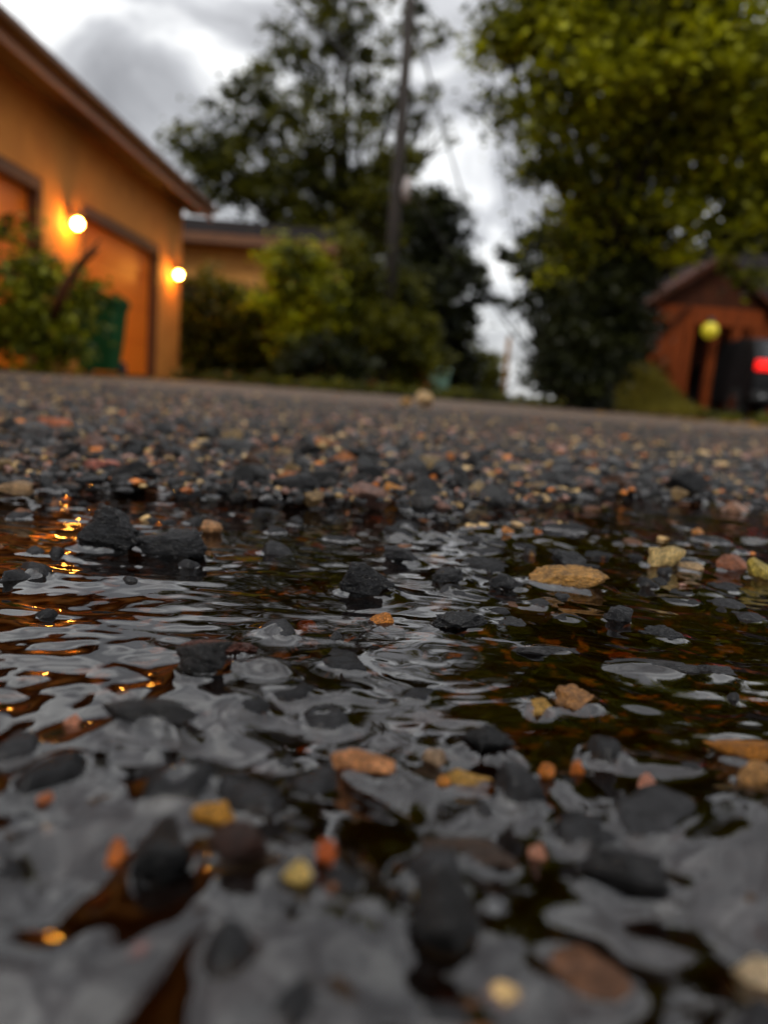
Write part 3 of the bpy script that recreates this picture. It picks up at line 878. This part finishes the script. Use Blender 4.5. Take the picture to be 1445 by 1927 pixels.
def limbs(name, parent, base, blobs, r0, seed, fork=.45, mat=None):
    rr = random.Random(seed)
    mb = MB()
    org = parent.location
    base = Vector(base) - org
    cen = sum((Vector(b_[0]) for b_ in blobs), Vector()) / len(blobs) - org
    fk = base.lerp(Vector((cen.x * .7 + base.x * .3, cen.y * .7 + base.y * .3, cen.z)), fork)
    top = Vector((cen.x, cen.y, max(b_[0][2] for b_ in blobs) - org.z))
    mb.tube([base - Vector((0, 0, .1)), base.lerp(fk, .12), base.lerp(fk, .6) + Vector((rr.uniform(-.1, .1), 0, 0)), fk, fk.lerp(top, .55), top],
            [r0 * 1.5, r0 * 1.05, r0 * .9, r0 * .75, r0 * .42, r0 * .08], 10)
    for b_ in blobs:
        e = Vector(b_[0]) - org
        s = base.lerp(fk, rr.uniform(.65, 1.0))
        mid = s.lerp(e, .5) + Vector((rr.uniform(-.3, .3), rr.uniform(-.3, .3), rr.uniform(.1, .4))) * r0 * 3
        mb.tube([s, mid, e], [r0 * .5, r0 * .3, r0 * .07], 7)
        for _ in range(4):
            R = b_[1] if not hasattr(b_[1], '__len__') else min(b_[1])
            t = e + Vector((rr.uniform(-1, 1), rr.uniform(-1, 1), rr.uniform(-.4, 1))) * R * .8
            mb.tube([mid.lerp(e, rr.uniform(.2, .9)), t], [r0 * .17, r0 * .03], 5)
    return mb.build(name, mat or M_BARK, parent, True)


OLIVE = ((.014, .019, .002), (.13, .125, .003))
BRIGHT = ((.018, .026, .001), (.40, .40, .005))
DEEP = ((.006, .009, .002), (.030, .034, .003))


def blob(px, py, Y, rpx, dens=1.0, sq=1.0):
    p = at(px, py, Y)
    R = rpx / F * Y
    return (tuple(p), (R, R, R * sq), dens)


def tree(name, base, blobs, r0, label, cat='tree', group=None, tint=OLIVE, per=10, cr=.22, nl=60, size=.10, seed=1, mat=None, part='crown', stem='trunk', shell=.5, fork=.45):
    t = empty(name, (base[0], base[1], 0), 0, label, cat, group)
    limbs(stem, t, base, blobs, r0, seed, fork)
    foliage(part, t, mat or M_LEAF, blobs, per, cr, nl, size, tint, seed=seed, shell=shell)
    return t


GT = 'trees along the alley'
# tall airy tree behind the low building
Yc = 23.0
cb = [blob(640, 20, Yc, 100, .55), blob(560, 120, Yc, 95, .5), blob(700, 130, Yc + 1, 100, .4), blob(790, 60, Yc, 75, .3), blob(470, 215, Yc, 90, 1.0),
      blob(600, 250, Yc - 1, 105, .6), blob(720, 260, Yc, 95, .35), blob(385, 275, Yc, 70, 1.3), blob(430, 330, Yc, 85, 1.4), blob(560, 370, Yc, 110, 1.6),
      blob(800, 200, Yc, 55, .5), blob(830, 250, Yc, 40, .4), blob(690, 400, Yc, 100, 1.6), blob(640, -70, Yc, 100, .4), blob(760, 330, Yc, 80, .8)]
b0 = at(640, 730, Yc)
tree('broadleaf_tree', (b0.x, b0.y, -.05), cb, .26, 'tall airy broadleaf tree with many sky gaps behind the low orange building and utility pole', 'tree', GT, OLIVE, 4.4, .19, 34, .10, 2, fork=.35)
# big tree on the right
Yr = 11.5
rb = [blob(1010, 60, Yr, 110, 1.0), blob(1130, -30, Yr, 150, 1.0), blob(1150, 150, Yr - .5, 140, 1.0), blob(1000, 190, Yr, 80, 1.0), blob(1050, 290, Yr, 95, 1.0),
      blob(1290, 60, Yr - 1, 150, 1.0), blob(1300, 230, Yr, 140, 1.0), blob(1430, 130, Yr - .5, 150, .9), blob(1420, 300, Yr, 130, .9), blob(1180, 330, Yr + .5, 120, 1.1),
      blob(1090, 410, Yr + .5, 80, 1.0), blob(1250, 420, Yr, 90, .75), blob(1400, 430, Yr, 90, .8), blob(1560, 250, Yr, 170, .8), blob(1380, -90, Yr, 150, .8),
      blob(1050, -120, Yr, 110, .7), blob(1240, -190, Yr, 130, .7), blob(1060, 480, Yr + .6, 55, 1.0), blob(1160, 450, Yr + .6, 70, 1.1), blob(955, 110, Yr, 45, .8)]
b0 = at(1115, 765, 12.5)
tree('broadleaf_tree', (b0.x, b0.y, -.05), rb, .24, 'big leafy yellow green tree overhanging the alley on the right', 'tree', GT, BRIGHT, 8.5, .21, 120, .062, 3, fork=.5)
# dark trees on both sides of the far alley
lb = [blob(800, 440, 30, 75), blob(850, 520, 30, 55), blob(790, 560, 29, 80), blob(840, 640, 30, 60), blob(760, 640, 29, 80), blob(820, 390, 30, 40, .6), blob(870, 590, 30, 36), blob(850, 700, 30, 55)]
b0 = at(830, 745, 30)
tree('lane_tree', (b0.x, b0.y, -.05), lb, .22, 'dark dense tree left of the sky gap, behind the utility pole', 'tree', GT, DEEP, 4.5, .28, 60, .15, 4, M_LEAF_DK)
lb = [blob(920, 690, 40, 40), blob(900, 730, 40, 40), blob(925, 740, 40, 30), blob(880, 680, 40, 36)]
b0 = at(905, 750, 40)
tree('lane_tree', (b0.x, b0.y, -.05), lb, .16, 'low olive tree at the foot of the sky gap, behind the thin post', 'tree', GT, OLIVE, 5, .25, 55, .14, 5)
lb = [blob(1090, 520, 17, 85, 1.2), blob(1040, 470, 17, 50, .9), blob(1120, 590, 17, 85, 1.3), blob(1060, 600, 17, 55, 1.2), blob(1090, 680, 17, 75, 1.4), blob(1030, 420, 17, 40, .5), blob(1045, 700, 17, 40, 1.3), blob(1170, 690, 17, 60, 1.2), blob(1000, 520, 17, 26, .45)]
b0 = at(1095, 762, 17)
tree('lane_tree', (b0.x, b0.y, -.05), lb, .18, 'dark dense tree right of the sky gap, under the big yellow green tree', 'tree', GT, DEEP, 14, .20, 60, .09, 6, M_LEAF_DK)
lb = [blob(1450, 480, 27, 120, 1.0), blob(1380, 560, 27, 120), blob(1220, 680, 27, 70), blob(1560, 520, 27, 130)]
b0 = at(1380, 775, 27)
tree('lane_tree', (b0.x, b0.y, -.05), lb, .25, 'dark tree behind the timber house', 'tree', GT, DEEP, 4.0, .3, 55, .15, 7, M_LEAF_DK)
for px, Ys, bl, lab in (
        (1060, 12.0, [(1040, 700, 46), (1080, 660, 55), (1120, 700, 50), (1020, 730, 30), (1100, 740, 36), (1060, 610, 46)], 'very dark shrub left of the trunk of the big yellow green tree'),
        (1150, 12.3, [(1140, 620, 50), (1160, 560, 50), (1190, 620, 36), (1120, 560, 50), (1180, 520, 46), (1150, 680, 36)], 'very dark tall shrub hiding the trunk of the big yellow green tree')):
    gq = at(px, 766, Ys)
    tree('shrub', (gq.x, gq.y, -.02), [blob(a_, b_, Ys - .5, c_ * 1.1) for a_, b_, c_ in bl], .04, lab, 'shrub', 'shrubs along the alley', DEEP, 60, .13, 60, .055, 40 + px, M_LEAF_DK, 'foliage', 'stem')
# airy sprays that hang in front of the sky gap
lb = [blob(885, 500, 26, 34, .9), blob(905, 540, 26, 30, .8), blob(1000, 520, 26, 30, .8), blob(1010, 560, 26, 26, .9), blob(950, 480, 26, 26, .5), blob(975, 500, 26, 26, .5), blob(985, 450, 26, 26, .5), blob(915, 560, 26, 28, .5), blob(975, 560, 26, 30, .6), blob(1005, 590, 26, 24, .7), blob(1010, 640, 26, 16, .7)]
b0 = at(1030, 758, 26)
tree('sapling', (b0.x, b0.y, -.05), lb, .07, 'thin sapling with loose sprays of leaves across the sky gap', 'tree', GT, DEEP, 6, .16, 36, .13, 8)

GS = 'shrubs along the alley'
# shrub in front of the first garage door
p = at(85, 690, 6.4)
sb = [blob(60, 500, 6.4, 60, .8), blob(20, 560, 6.2, 60), blob(110, 560, 6.4, 60), blob(150, 540, 6.5, 36, .6), blob(60, 620, 6.3, 70), blob(130, 640, 6.3, 55), blob(-10, 640, 6.2, 60), blob(40, 450, 6.5, 30, .5), blob(90, 680, 6.3, 50)]
t = tree('shrub', (p.x, p.y, -.02), sb, .035, 'leafy green shrub with a dark bare branch before the left garage door', 'shrub', GS, ((.022, .032, .002), (.34, .34, .008)), 170, .10, 50, .036, 11, None, 'foliage', 'stem')
mb = MB(); o = t.location
q = [at(100, 600, 6.2) - o, at(120, 545, 6.1) - o, at(150, 498, 6.1) - o, at(188, 452, 6.1) - o]
mb.tube(q, [.035, .04, .03, .01], 8)
mb.tube([q[2], at(172, 478, 6.05) - o, at(186, 470, 6.0) - o], [.03, .022, .008], 6)
mb.build('bare_branch', simple_mat('brown_bark', (.05, .018, .008), (.10, .04, .015), 12, .9, .3, spec=.1), t, True)
# shrubs from the garage corner to the pole
spec = [
    (370, 15.2, [(360, 600, 50), (400, 570, 50), (350, 660, 45), (410, 640, 60)], OLIVE, 'olive low shrub at the corner of the garage'),
    (455, 15.6, [(440, 590, 55), (480, 620, 60), (430, 660, 55), (500, 680, 50)], OLIVE, 'olive shrub before the low orange building, right of the garage corner'),
    (560, 15.0, [(545, 500, 46), (575, 540, 60), (530, 560, 46), (600, 590, 60), (560, 640, 70)], BRIGHT, 'tall yellow green shrub before the right end of the low orange building'),
    (655, 15.4, [(640, 570, 56), (680, 560, 50), (675, 500, 36), (665, 440, 30), (660, 640, 60), (720, 620, 50)], OLIVE, 'olive green shrub climbing round the foot of the utility pole'),
    (755, 16.5, [(750, 560, 44), (765, 620, 50), (735, 660, 56), (790, 680, 50), (760, 710, 40)], OLIVE, 'olive shrub right of the utility pole foot'),
    (620, 13.8, [(600, 680, 46), (650, 690, 44), (560, 690, 42)], DEEP, 'low dark shrub at the asphalt edge under the taller shrubs'),
]
for i, (px, Ys, bl, tint, lab) in enumerate(spec):
    g = at(px, 715, Ys)
    tree('shrub', (g.x, g.y, -.02), [blob(a_, b_, Ys + random.uniform(-.3, .3), c_ * 1.2) for a_, b_, c_ in bl], .04, lab, 'shrub', GS, tint, 27, .15, 62, .065, 20 + i, None, 'foliage', 'stem')
# woods that close the view
fb = []
r_ = random.Random(5)
for k in range(46):
    x = -46 + k * 2.4
    if 6.0 < x < 13.5: continue
    fb.append(((x, 62 + r_.uniform(-3, 5), r_.uniform(1.5, 3.5)), (2.4, 2.2, r_.uniform(3.0, 4.6))))
V, Q, T = leaves(fb, .35, .6, 50, .36, DEEP, seed=60)
me = from_arrays('far_woods', V, Q, 4); col_attr(me, 'tint', T)
tag(link('far_woods', me, M_LEAF_DK), 'dark belt of woods closing the view behind the alley', 'woods', None, 'stuff')

# ragged weeds where the asphalt meets the verge
fb = []
for k in range(60):
    x = -3.3 + k * .09 + r_.uniform(-.1, .1)
    fb.append(((x, 13.2 + .25 * x + r_.uniform(-.6, .5), .06), (r_.uniform(.10, .25), .15, r_.uniform(.05, .16))))
for k in range(40):
    x = 2.3 + k * .09
    fb.append(((x, 14.5 - .75 * (x - 2.3) + r_.uniform(-.5, .6), .05), (r_.uniform(.10, .25), .15, r_.uniform(.05, .14))))
V, Q, T = leaves(fb, 500, .06, 26, .035, OLIVE, seed=61)
me = from_arrays('weeds', V, Q, 4); col_attr(me, 'tint', T)
tag(link('weeds', me, M_LEAF), 'ragged low weeds along the edges of the asphalt', 'weeds', None, 'stuff')

# ------------------------------------------------------------------ garage on the left
g = empty('garage', (-3.92, 14.25, 0), rad(-1.4), 'long orange rendered garage with brown eave and two recessed doors on the left', 'garage')
# local frame: wall face at x = 0, lane at +x, wall runs to -y
D2 = (-4.20, -1.22); D1 = (-8.6, -5.25); DH = 2.10; EV = 3.0; LEN = 12.4
mb = MB()
mb.box(-.30, 0, D2[1], 0, -.05, EV)                 # corner pier
mb.box(-.30, 0, D1[1], D2[0], -.05, EV)             # pier between the doors
mb.box(-.30, 0, -LEN, D1[0], -.05, EV)              # pier towards the viewer
mb.box(-.30, 0, D2[0], D2[1], DH, EV); mb.box(-.30, 0, D1[0], D1[1], DH, EV)   # lintels
mb.box(-6.4, -.30, -.28, 0, -.05, EV); mb.box(-6.4, -.30, -LEN, -LEN + .28, -.05, EV); mb.box(-6.7, -6.4, -LEN, 0, -.05, EV)
mb.prism([(-6.7, EV), (0, EV), (-3.35, EV + 1.5)], -.28, -.02)
wall = mb.build('wall', M_TAN, g)
for d in (D2, D1):
    mb = MB()
    n = 4
    for k in range(n):
        z0 = .02 + k * (DH - .04) / n
        mb.box(-.20, -.14, d[0] + .05, d[1] - .05, z0 + .004, z0 + (DH - .04) / n - .004, .006)
    o = mb.build('garage_door', M_DOOR, g)
    f = MB()
    f.box(-.28, -.01, d[1] - .07, d[1] + .002, 0, DH - .005)
    f.box(-.28, -.01, d[0] - .002, d[0] + .07, 0, DH - .005)
    f.box(-.28, -.01, d[0] + .071, d[1] - .071, DH - .13, DH + .002)  # frame head made deep and dark, standing in for shade under the lintel
    f.build('door_frame', M_JAMB, o)
    h = MB(); h.box(-.14, -.10, (d[0] + d[1]) / 2 - .09, (d[0] + d[1]) / 2 + .09, .62, .66, .008); h.build('handle', M_METAL, o)
mb = MB()
ov = .42
mb.prism([(ov + .04, EV + .02), (ov + .04, EV + .12), (-3.35, EV + 1.82), (-7.15, EV + .12), (-7.15, EV + .02), (-3.35, EV + 1.70)], -LEN - .3, .42)
rf = mb.build('roof', M_ROOF, g)
mb = MB(); mb.box(ov - .03, ov, -LEN - .3, .40, EV - .14, EV + .08); mb.build('fascia', M_FASCIA, rf)
mb = MB(); mb.box(.003, ov - .033, -LEN - .3, .40, EV - .06, EV - .03); mb.build('soffit', M_JAMB, rf)
mb = MB(); mb.tube([(ov + .055, -LEN - .3, EV + .03), (ov + .055, .42, EV + .03)], [.05, .05], 10); mb.build('gutter', M_JAMB, rf, True)

RG = Matrix.Rotation(rad(-1.4), 4, 'Z')


def g_world(x, y, z):
    return g.location + RG @ Vector((x, y, z))


for y_, lab in ((-4.63, 'lit wall lamp on the pier between the two garage doors'), (-.58, 'lit wall lamp on the corner pier at the far end of the garage')):
    L = empty('wall_lamp', g_world(0, y_, 1.74), rad(-1.4), lab, 'lamp', 'lit wall lamps of the garage')
    mb = MB(); mb.box(.001, .03, -.06, .06, -.02, .22, .006); mb.tube([(.03, 0, .16), (.10, 0, .20), (.13, 0, .15)], [.012, .012, .012], 8); mb.build('bracket', M_METAL, L)
    mb = MB(); mb.tube([(.13, 0, .145), (.13, 0, .10)], [.045, .075], 16); mb.build('cap', M_METAL, L, True)
    mb = MB(); mb.sphere((.13, 0, .02), .056); mb.build('globe', M_LAMP, L, True)


# wheelie bins
def wheelie(loc, rz, mat, label, s=1.0):
    b_ = empty('wheelie_bin', loc, rz, label, 'bin'); b_.scale = (s, s, s)
    bm = bmesh.new()
    def ring(z, w_, d_, y): return [bm.verts.new((sx * w_ / 2, y + sy * d_ / 2, z)) for sx, sy in ((-1, -1), (1, -1), (1, 1), (-1, 1))]
    rs = [ring(.06, .42, .42, 0), ring(.5, .49, .51, .01), ring(.88, .54, .60, .02), ring(.93, .58, .64, .02), ring(.96, .58, .64, .02)]
    for a_, c_ in zip(rs, rs[1:]):
        for k in range(4): bm.faces.new((a_[k], a_[(k + 1) % 4], c_[(k + 1) % 4], c_[k]))
    bm.faces.new(rs[0][::-1]); bm.faces.new(rs[-1])
    bmesh.ops.bevel(bm, geom=[e for e in bm.edges if abs(e.verts[0].co.z - e.verts[1].co.z) > .02], offset=.03, segments=2, affect='EDGES')
    me = bpy.data.meshes.new('body'); bm.to_mesh(me); bm.free(); link('body', me, mat, b_)
    mb = MB(); mb.prism([(-.32, .965), (.33, .965), (.33, 1.0), (.10, 1.06), (-.22, 1.05), (-.33, .995)], -.30, .30, 'x'); mb.build('lid', mat, b_)
    mb = MB(); mb.tube([(-.26, .345, .97), (-.26, .40, .96), (.26, .40, .96), (.26, .345, .97)], [.016] * 4, 8); mb.build('handle', mat, b_)
    for s_ in (-1, 1):
        mb = MB(); mb.tube([(s_ * .20, .24, .10), (s_ * .262, .24, .10)], [.10, .10], 18); mb.build('wheel', M_RUBBER, b_)
    return b_


wheelie((-3.46, 9.2, .0), rad(0), M_BIN, 'dark green wheeled bin standing before the right garage door', .86)
p = at(823, 765, 21)
wheelie((p.x, 21, 0), rad(25), M_TEAL, 'small grey green wheeled bin at the far left verge of the alley', .72)

# ------------------------------------------------------------------ low building behind
bb = empty('outbuilding', (-3.3, 19.2, 0), rad(2), 'low orange building with a dark roof between the garage and the tall airy tree', 'building')
mb = MB(); mb.box(-4.2, 1.75, 0, .25, -.05, 3.2); mb.box(-4.2, -3.95, .25, 5, -.05, 3.2); mb.box(1.5, 1.75, .25, 5, -.05, 3.2); mb.box(-4.2, 1.75, 5, 5.25, -.05, 3.2)
mb.build('wall', simple_mat('ochre_render', (.46, .20, .04), (.56, .26, .055), 3, .8, .15), bb)
mb = MB(); mb.prism([(-.45, 3.28), (2.6, 4.15), (5.7, 3.28), (5.7, 3.40), (2.6, 4.28), (-.45, 3.40)], -4.6, 2.15, 'x')
rf = mb.build('roof', M_ROOF, bb)
mb = MB(); mb.box(-4.6, 2.15, -.49, -.452, 3.16, 3.38); mb.build('fascia', M_JAMB, rf)
mb = MB(); mb.box(-2.2, -1.2, -.012, -.002, 1.1, 2.2)
wn = mb.build('window', M_GLASS, bb)
mb = MB(); mb.box(-2.28, -2.202, -.04, -.003, 1.02, 2.28); mb.box(-1.198, -1.12, -.04, -.003, 1.02, 2.28); mb.box(-2.2, -1.2, -.04, -.013, 2.2, 2.28); mb.box(-2.2, -1.2, -.06, -.013, 1.02, 1.1); mb.build('frame', M_JAMB, wn)

# ------------------------------------------------------------------ utility pole and wires
yp = 16.0
pb = at(720, 716, yp)
pole = empty('utility_pole', (pb.x, yp, 0), 0, 'grey wooden utility pole rising from the shrubs in the middle', 'pole')
mb = MB(); mb.tube([(0, 0, -.1), (0, 0, 4), (.0, 0, 10.2)], [.135, .12, .085], 14); mb.build('shaft', M_POLE, pole, True)
mb = MB(); mb.box(-1.0, 1.0, -.14, -.05, 9.2, 9.32); mb.build('crossarm', M_POLE, pole)
for x in (-.9, -.45, .45, .9):
    mb = MB(); mb.tube([(x, -.095, 9.32), (x, -.095, 9.40), (x, -.095, 9.47)], [.02, .045, .03], 10); mb.build('insulator', M_CERAMIC, pole, True)
mb = MB(); mb.tube([(.20, -.03, 3.75), (.20, -.03, 4.20)], [.075, .075], 14); mb.box(.10, .14, -.05, 0, 3.85, 4.05); mb.build('junction_can', M_CERAMIC, pole, True)


def cable(label, a_, c_, sag, r=.012):
    a_, c_ = Vector(a_), Vector(c_)
    pts = [a_.lerp(c_, t / 24) - Vector((0, 0, sag * 4 * (t / 24) * (1 - t / 24))) for t in range(25)]
    c0 = pts[0].copy()
    mb = MB(); mb.tube([p_ - c0 for p_ in pts], [r] * 25, 6)
    o = mb.build('power_cable', M_CABLE, None, True); o.location = c0
    tag(o, label, 'cable', 'overhead cables of the utility pole')


far_p = at(948, 640, 48)
cable('thin overhead cable running from the pole down the alley into the sky gap', (pb.x + .9, yp - .09, 9.47), (far_p.x + .4, 48, 8.3), .55, .034)
cable('slack lower cable sweeping from the pole along the alley', (pb.x + .12, yp, 7.0), (far_p.x - .2, 48, 5.6), .6, .030)
cable('lowest cable running beside the slack one along the alley', (pb.x + .12, yp, 4.3), (far_p.x - .3, 48, 4.2), .3, .016)
q = at(880, 130, 12.0)
cable('heavy cable slanting from the pole toward the big tree on the right', (pb.x + .10, yp, 8.4), (q.x + 2.4, 10.0, 4.8), .15, .032)
q = at(485, -60, 9.0)
cable('cable slanting from the pole up over the garage roof', (pb.x - .1, yp, at(750, 190, yp).z), q, .03, .020)

# thin post by the sky gap
pp = at(945, 768, 24)
t = empty('wooden_post', (pp.x, 24, 0), 0, 'thin brown wooden post at the left edge of the sky gap', 'post')
mb = MB(); mb.tube([(0, 0, -.1), (0, 0, 1.9), (0, 0, 1.96)], [.075, .07, .03], 12); mb.build('shaft', M_POST, t, True)
mb = MB(); mb.box(-.08, .08, -.08, .08, 1.961, 1.99, .01); mb.build('cap', M_METAL, t)

# rust coloured board fence at the far left verge
p0, p1 = at(690, 745, 22), at(800, 752, 22)
fz = empty('board_fence', (p0.x, 22, 0), 0, 'short rust coloured board fence among the far left shrubs', 'fence')
wd = p1.x - p0.x
mb = MB()
k = 0
while k * .14 < wd:
    mb.box(k * .14, k * .14 + .128, -.012, .012, .05, 1.0 + .03 * math.sin(k * 2.1)); k += 1
mb.build('boards', M_FENCE, fz)
for x in (0, wd / 2, wd):
    mb = MB(); mb.box(x - .045, x + .045, .045, .135, -.1, 1.08); mb.build('post', M_TIMBER_DK, fz)
mb = MB(); mb.box(0, wd, .013, .044, .3, .38); mb.box(0, wd, .013, .044, .75, .83); mb.build('rail', M_TIMBER_DK, fz)

# ------------------------------------------------------------------ timber house with porch on the right
Yh = 18.0
hx = at(1225, 770, Yh).x
hs = empty('timber_house', (hx, Yh, 0), 0, 'orange brown timber house with a small gabled porch under the trees on the right', 'house')
W_ = at(1400, 780, Yh).x - hx            # porch width
mb = MB()
k = 0
while k * .20 < 7.0:
    mb.box(-.1 + k * .20, -.1 + k * .20 + .192, 1.6, 1.68, -.05, 2.75); k += 1
mb.box(-.1, 7.0, 1.68, 1.75, -.05, 2.75); mb.box(-.1, .0, 1.75, 6, -.05, 2.75)
mb.build('wall', M_TIMBER, hs)
mb = MB(); mb.prism([(1.2, 2.76), (3.9, 4.3), (6.5, 2.76), (6.5, 2.9), (3.9, 4.46), (1.2, 2.9)], -.4, 7.4, 'x'); mb.build('roof', M_ROOF, hs)
for x in (.62, W_ * .55, W_ * .78, W_ - .05):
    mb = MB(); mb.box(x - .09, x + .09, -.09, .09, -.05, 2.05, .01); mb.build('post', M_TIMBER, hs)
mb = MB(); mb.box(-.15, W_ + .1, -.10, .10, 2.052, 2.45, .01); mb.build('beam', M_TIMBER, hs)
mb = MB()
xm = W_ * .52
mb.prism([(-.15, 2.46), (W_ + .1, 2.46), (xm, 3.42)], -.05, .03); mb.build('gable_panel', M_TIMBER_DK, hs)
mb = MB(); mb.prism([(-.45, 2.30), (xm, 3.45), (W_ + .38, 2.30), (W_ + .38, 2.44), (xm, 3.60), (-.45, 2.44)], -.30, 1.58); mb.build('porch_roof', M_TIMBER_DK, hs)
mb = MB()
for k in range(7):                                    # boarded wing, its top following the slope
    x0 = -.66 + k * .165; zt = .95 + (x0 + .66) * 1.22
    mb.prism([(x0, -.05), (x0 + .155, -.05), (x0 + .155, zt + .19), (x0, zt)], -.16 - .012 * (k % 2), -.12)
mb.build('wing_wall', M_TIMBER, hs)
mb = MB(); mb.prism([(-.80, .84), (.52, 2.40), (.52, 2.47), (-.80, .91)], -.24, .1); mb.build('wing_roof', M_TIMBER_DK, hs)
mb = MB(); mb.box(W_ * .60, W_ * .60 + .95, 1.55, 1.598, .05, 2.0)
dr = mb.build('door', M_TIMBER_DK, hs)
mb = MB(); mb.sphere((W_ * .60 + .85, 1.52, 1.0), .035, 10, 8); mb.build('handle', M_CHROME, dr, True)
p = at(1335, 622, Yh - .35)
L = empty('porch_lamp', tuple(p), 0, 'round yellow lamp glowing under the porch of the timber house', 'lamp')
mb = MB(); mb.sphere((0, 0, 0), .18); mb.build('globe', M_YLAMP, L, True)
mb = MB(); mb.tube([(0, 0, .17), (0, 0, .27)], [.09, .06], 14); mb.tube([(0, 0, .265), (0, .12, .30), (0, .25, .27)], [.012] * 3, 8); mb.build('bracket', M_METAL, L)

# dark car parked by the house
cx = at(1408, 780, 16.2).x
car = empty('parked_car', (cx + .93, 16.2, 0), 0, 'dark parked car with a glowing red tail lamp at the right edge', 'car')
prof = [(0, .45), (.02, .85), (.10, 1.22), (.55, 1.72), (1.0, 1.78), (2.2, 1.76), (3.0, 1.28), (4.1, 1.08), (4.4, .75), (4.4, .42), (4.0, .36), (.4, .36)]
bm = bmesh.new()
ringsV = []
for sx, ins in ((-.93, .10), (-.90, .0), (.90, .0), (.93, .10)):
    ring = []
    for (y, z) in prof:
        cyy, czz = 2.2, .9
        yy, zz = y + (cyy - y) * ins * .35, z + (czz - z) * ins * .6
        taper = 1 - .16 * max(0, (zz - 1.1)) / .68
        ring.append(bm.verts.new((sx * taper, yy, zz)))
    ringsV.append(ring)
n = len(prof)
for a_, c_ in zip(ringsV, ringsV[1:]):
    for k in range(n): bm.faces.new((a_[k], a_[(k + 1) % n], c_[(k + 1) % n], c_[k]))
bm.faces.new(ringsV[0]); bm.faces.new(ringsV[-1][::-1])
bmesh.ops.recalc_face_normals(bm, faces=bm.faces)
me = bpy.data.meshes.new('body'); bm.to_mesh(me); bm.free(); link('body', me, M_CARPAINT, car)
mb = MB()
A_ = [(-.70, .145, 1.27), (.70, .145, 1.27), (.62, .50, 1.665), (-.62, .50, 1.665)]
vs_ = [mb.bm.verts.new((x, y - .012, z + .012)) for x, y, z in A_]; vb_ = [mb.bm.verts.new((x, y + .02, z - .02)) for x, y, z in A_]
mb.bm.faces.new(vs_); mb.bm.faces.new(vb_[::-1])
for k in range(4): mb.bm.faces.new((vs_[k], vb_[k], vb_[(k + 1) % 4], vs_[(k + 1) % 4]))
mb.build('rear_window', M_GLASS, car)
for s_ in (-1, 1):
    mb = MB(); mb.box(min(s_ * .90, s_ * .42), max(s_ * .90, s_ * .42), -.012, .12, 1.05, 1.26, .02); mb.build('tail_lamp', M_TAIL, car)
    for y in (.85, 3.5):
        mb = MB(); mb.tube([(s_ * .72, y, .34), (s_ * .93, y, .34)], [.34, .34], 22)
        wh = mb.build('wheel', M_RUBBER, car)
        mb = MB(); mb.tube([(s_ * .931, y, .34), (s_ * .945, y, .34)], [.20, .18], 16); mb.build('rim', M_CHROME, wh)
mb = MB(); mb.box(-.94, .94, -.08, .10, .42, .62, .03); mb.build('bumper', M_RUBBER, car)
mb = MB(); mb.box(-.26, .26, -.016, .012, .74, .86, .004); mb.build('number_plate', M_PLATE, car)
mb = MB(); mb.box(-.80, -.70, -.09, -.079, .50, .55); mb.build('reflector', M_CHROME, car)

# ------------------------------------------------------------------ grass bank on the right
c0 = at(1180, 770, 14.5)


def bankz(A, Bq):
    u = (A - (c0.x - 1.35)) / 1.6
    return -.04 + .86 * sstep(0, 1, u) * np.exp(-((Bq - 14.6) / 1.5) ** 2) * (1 - sstep(.95, 1.5, u)) + .03 * vnoise(A, Bq, .4, 71)


sheet('grass_bank', c0.x - 1.6, c0.x + 3.2, 11.5, 17.4, .1, bankz, M_EARTH)
r = np.random.default_rng(80)
n = 26000
gx = r.uniform(c0.x - 1.5, c0.x + 2.2, n); gy = r.uniform(12.2, 16.8, n)
gz = bankz(gx, gy)
keep = gz > .0
gx, gy, gz = gx[keep], gy[keep], gz[keep]; n = len(gx)
hh = r.uniform(.07, .20, n); a_ = r.uniform(0, 6.28, n); ln = r.normal(size=(n, 2)) * .06
bw = .009
P0 = np.stack([gx - np.cos(a_) * bw, gy - np.sin(a_) * bw, gz - .01], -1); P1 = np.stack([gx + np.cos(a_) * bw, gy + np.sin(a_) * bw, gz - .01], -1)
P2 = np.stack([gx + ln[:, 0], gy + ln[:, 1], gz + hh], -1)
V = np.stack([P0, P1, P2], 1).reshape(-1, 3)
t = r.random(n)[:, None]
T = np.array([.07, .065, .005]) * (1 - t) + np.array([.26, .20, .018]) * t
me = from_arrays('grass', V, np.arange(3 * n).reshape(-1, 3), 3); col_attr(me, 'tint', np.repeat(T, 3, 0))
tag(link('grass', me, M_LEAF), 'yellow green wet grass on the bank before the timber house', 'grass', None, 'stuff')
r = np.random.default_rng(90)
n = 900
fy = r.uniform(5.5, 15.5, n); side = r.random(n) < .6
fx = np.where(side, -3.3 + r.exponential(.45, n) + (fy - 9) * .02, 4.2 - r.exponential(.8, n) + (fy - 9) * .1)
a_ = r.uniform(0, 6.28, n); L_ = r.uniform(.025, .06, n)
u_ = np.stack([np.cos(a_), np.sin(a_), r.normal(size=n) * .15], -1) * L_[:, None]; v_ = np.stack([-np.sin(a_), np.cos(a_), r.normal(size=n) * .2], -1) * L_[:, None] * .6
P_ = np.stack([fx, fy, np.full(n, .012)], -1)
V = np.stack([P_ - u_, P_ + v_, P_ + u_, P_ - v_], 1).reshape(-1, 3)
t = r.random(n)[:, None]; T = np.array([.05, .03, .006]) * (1 - t) + np.array([.32, .16, .02]) * t
me = from_arrays('fallen_leaves', V, np.arange(4 * n).reshape(-1, 4), 4); col_attr(me, 'tint', np.repeat(T, 4, 0))
tag(link('fallen_leaves', me, M_LEAF), 'brown and yellow leaves scattered along the verges of the asphalt', 'leaves', None, 'stuff')
print('script done')
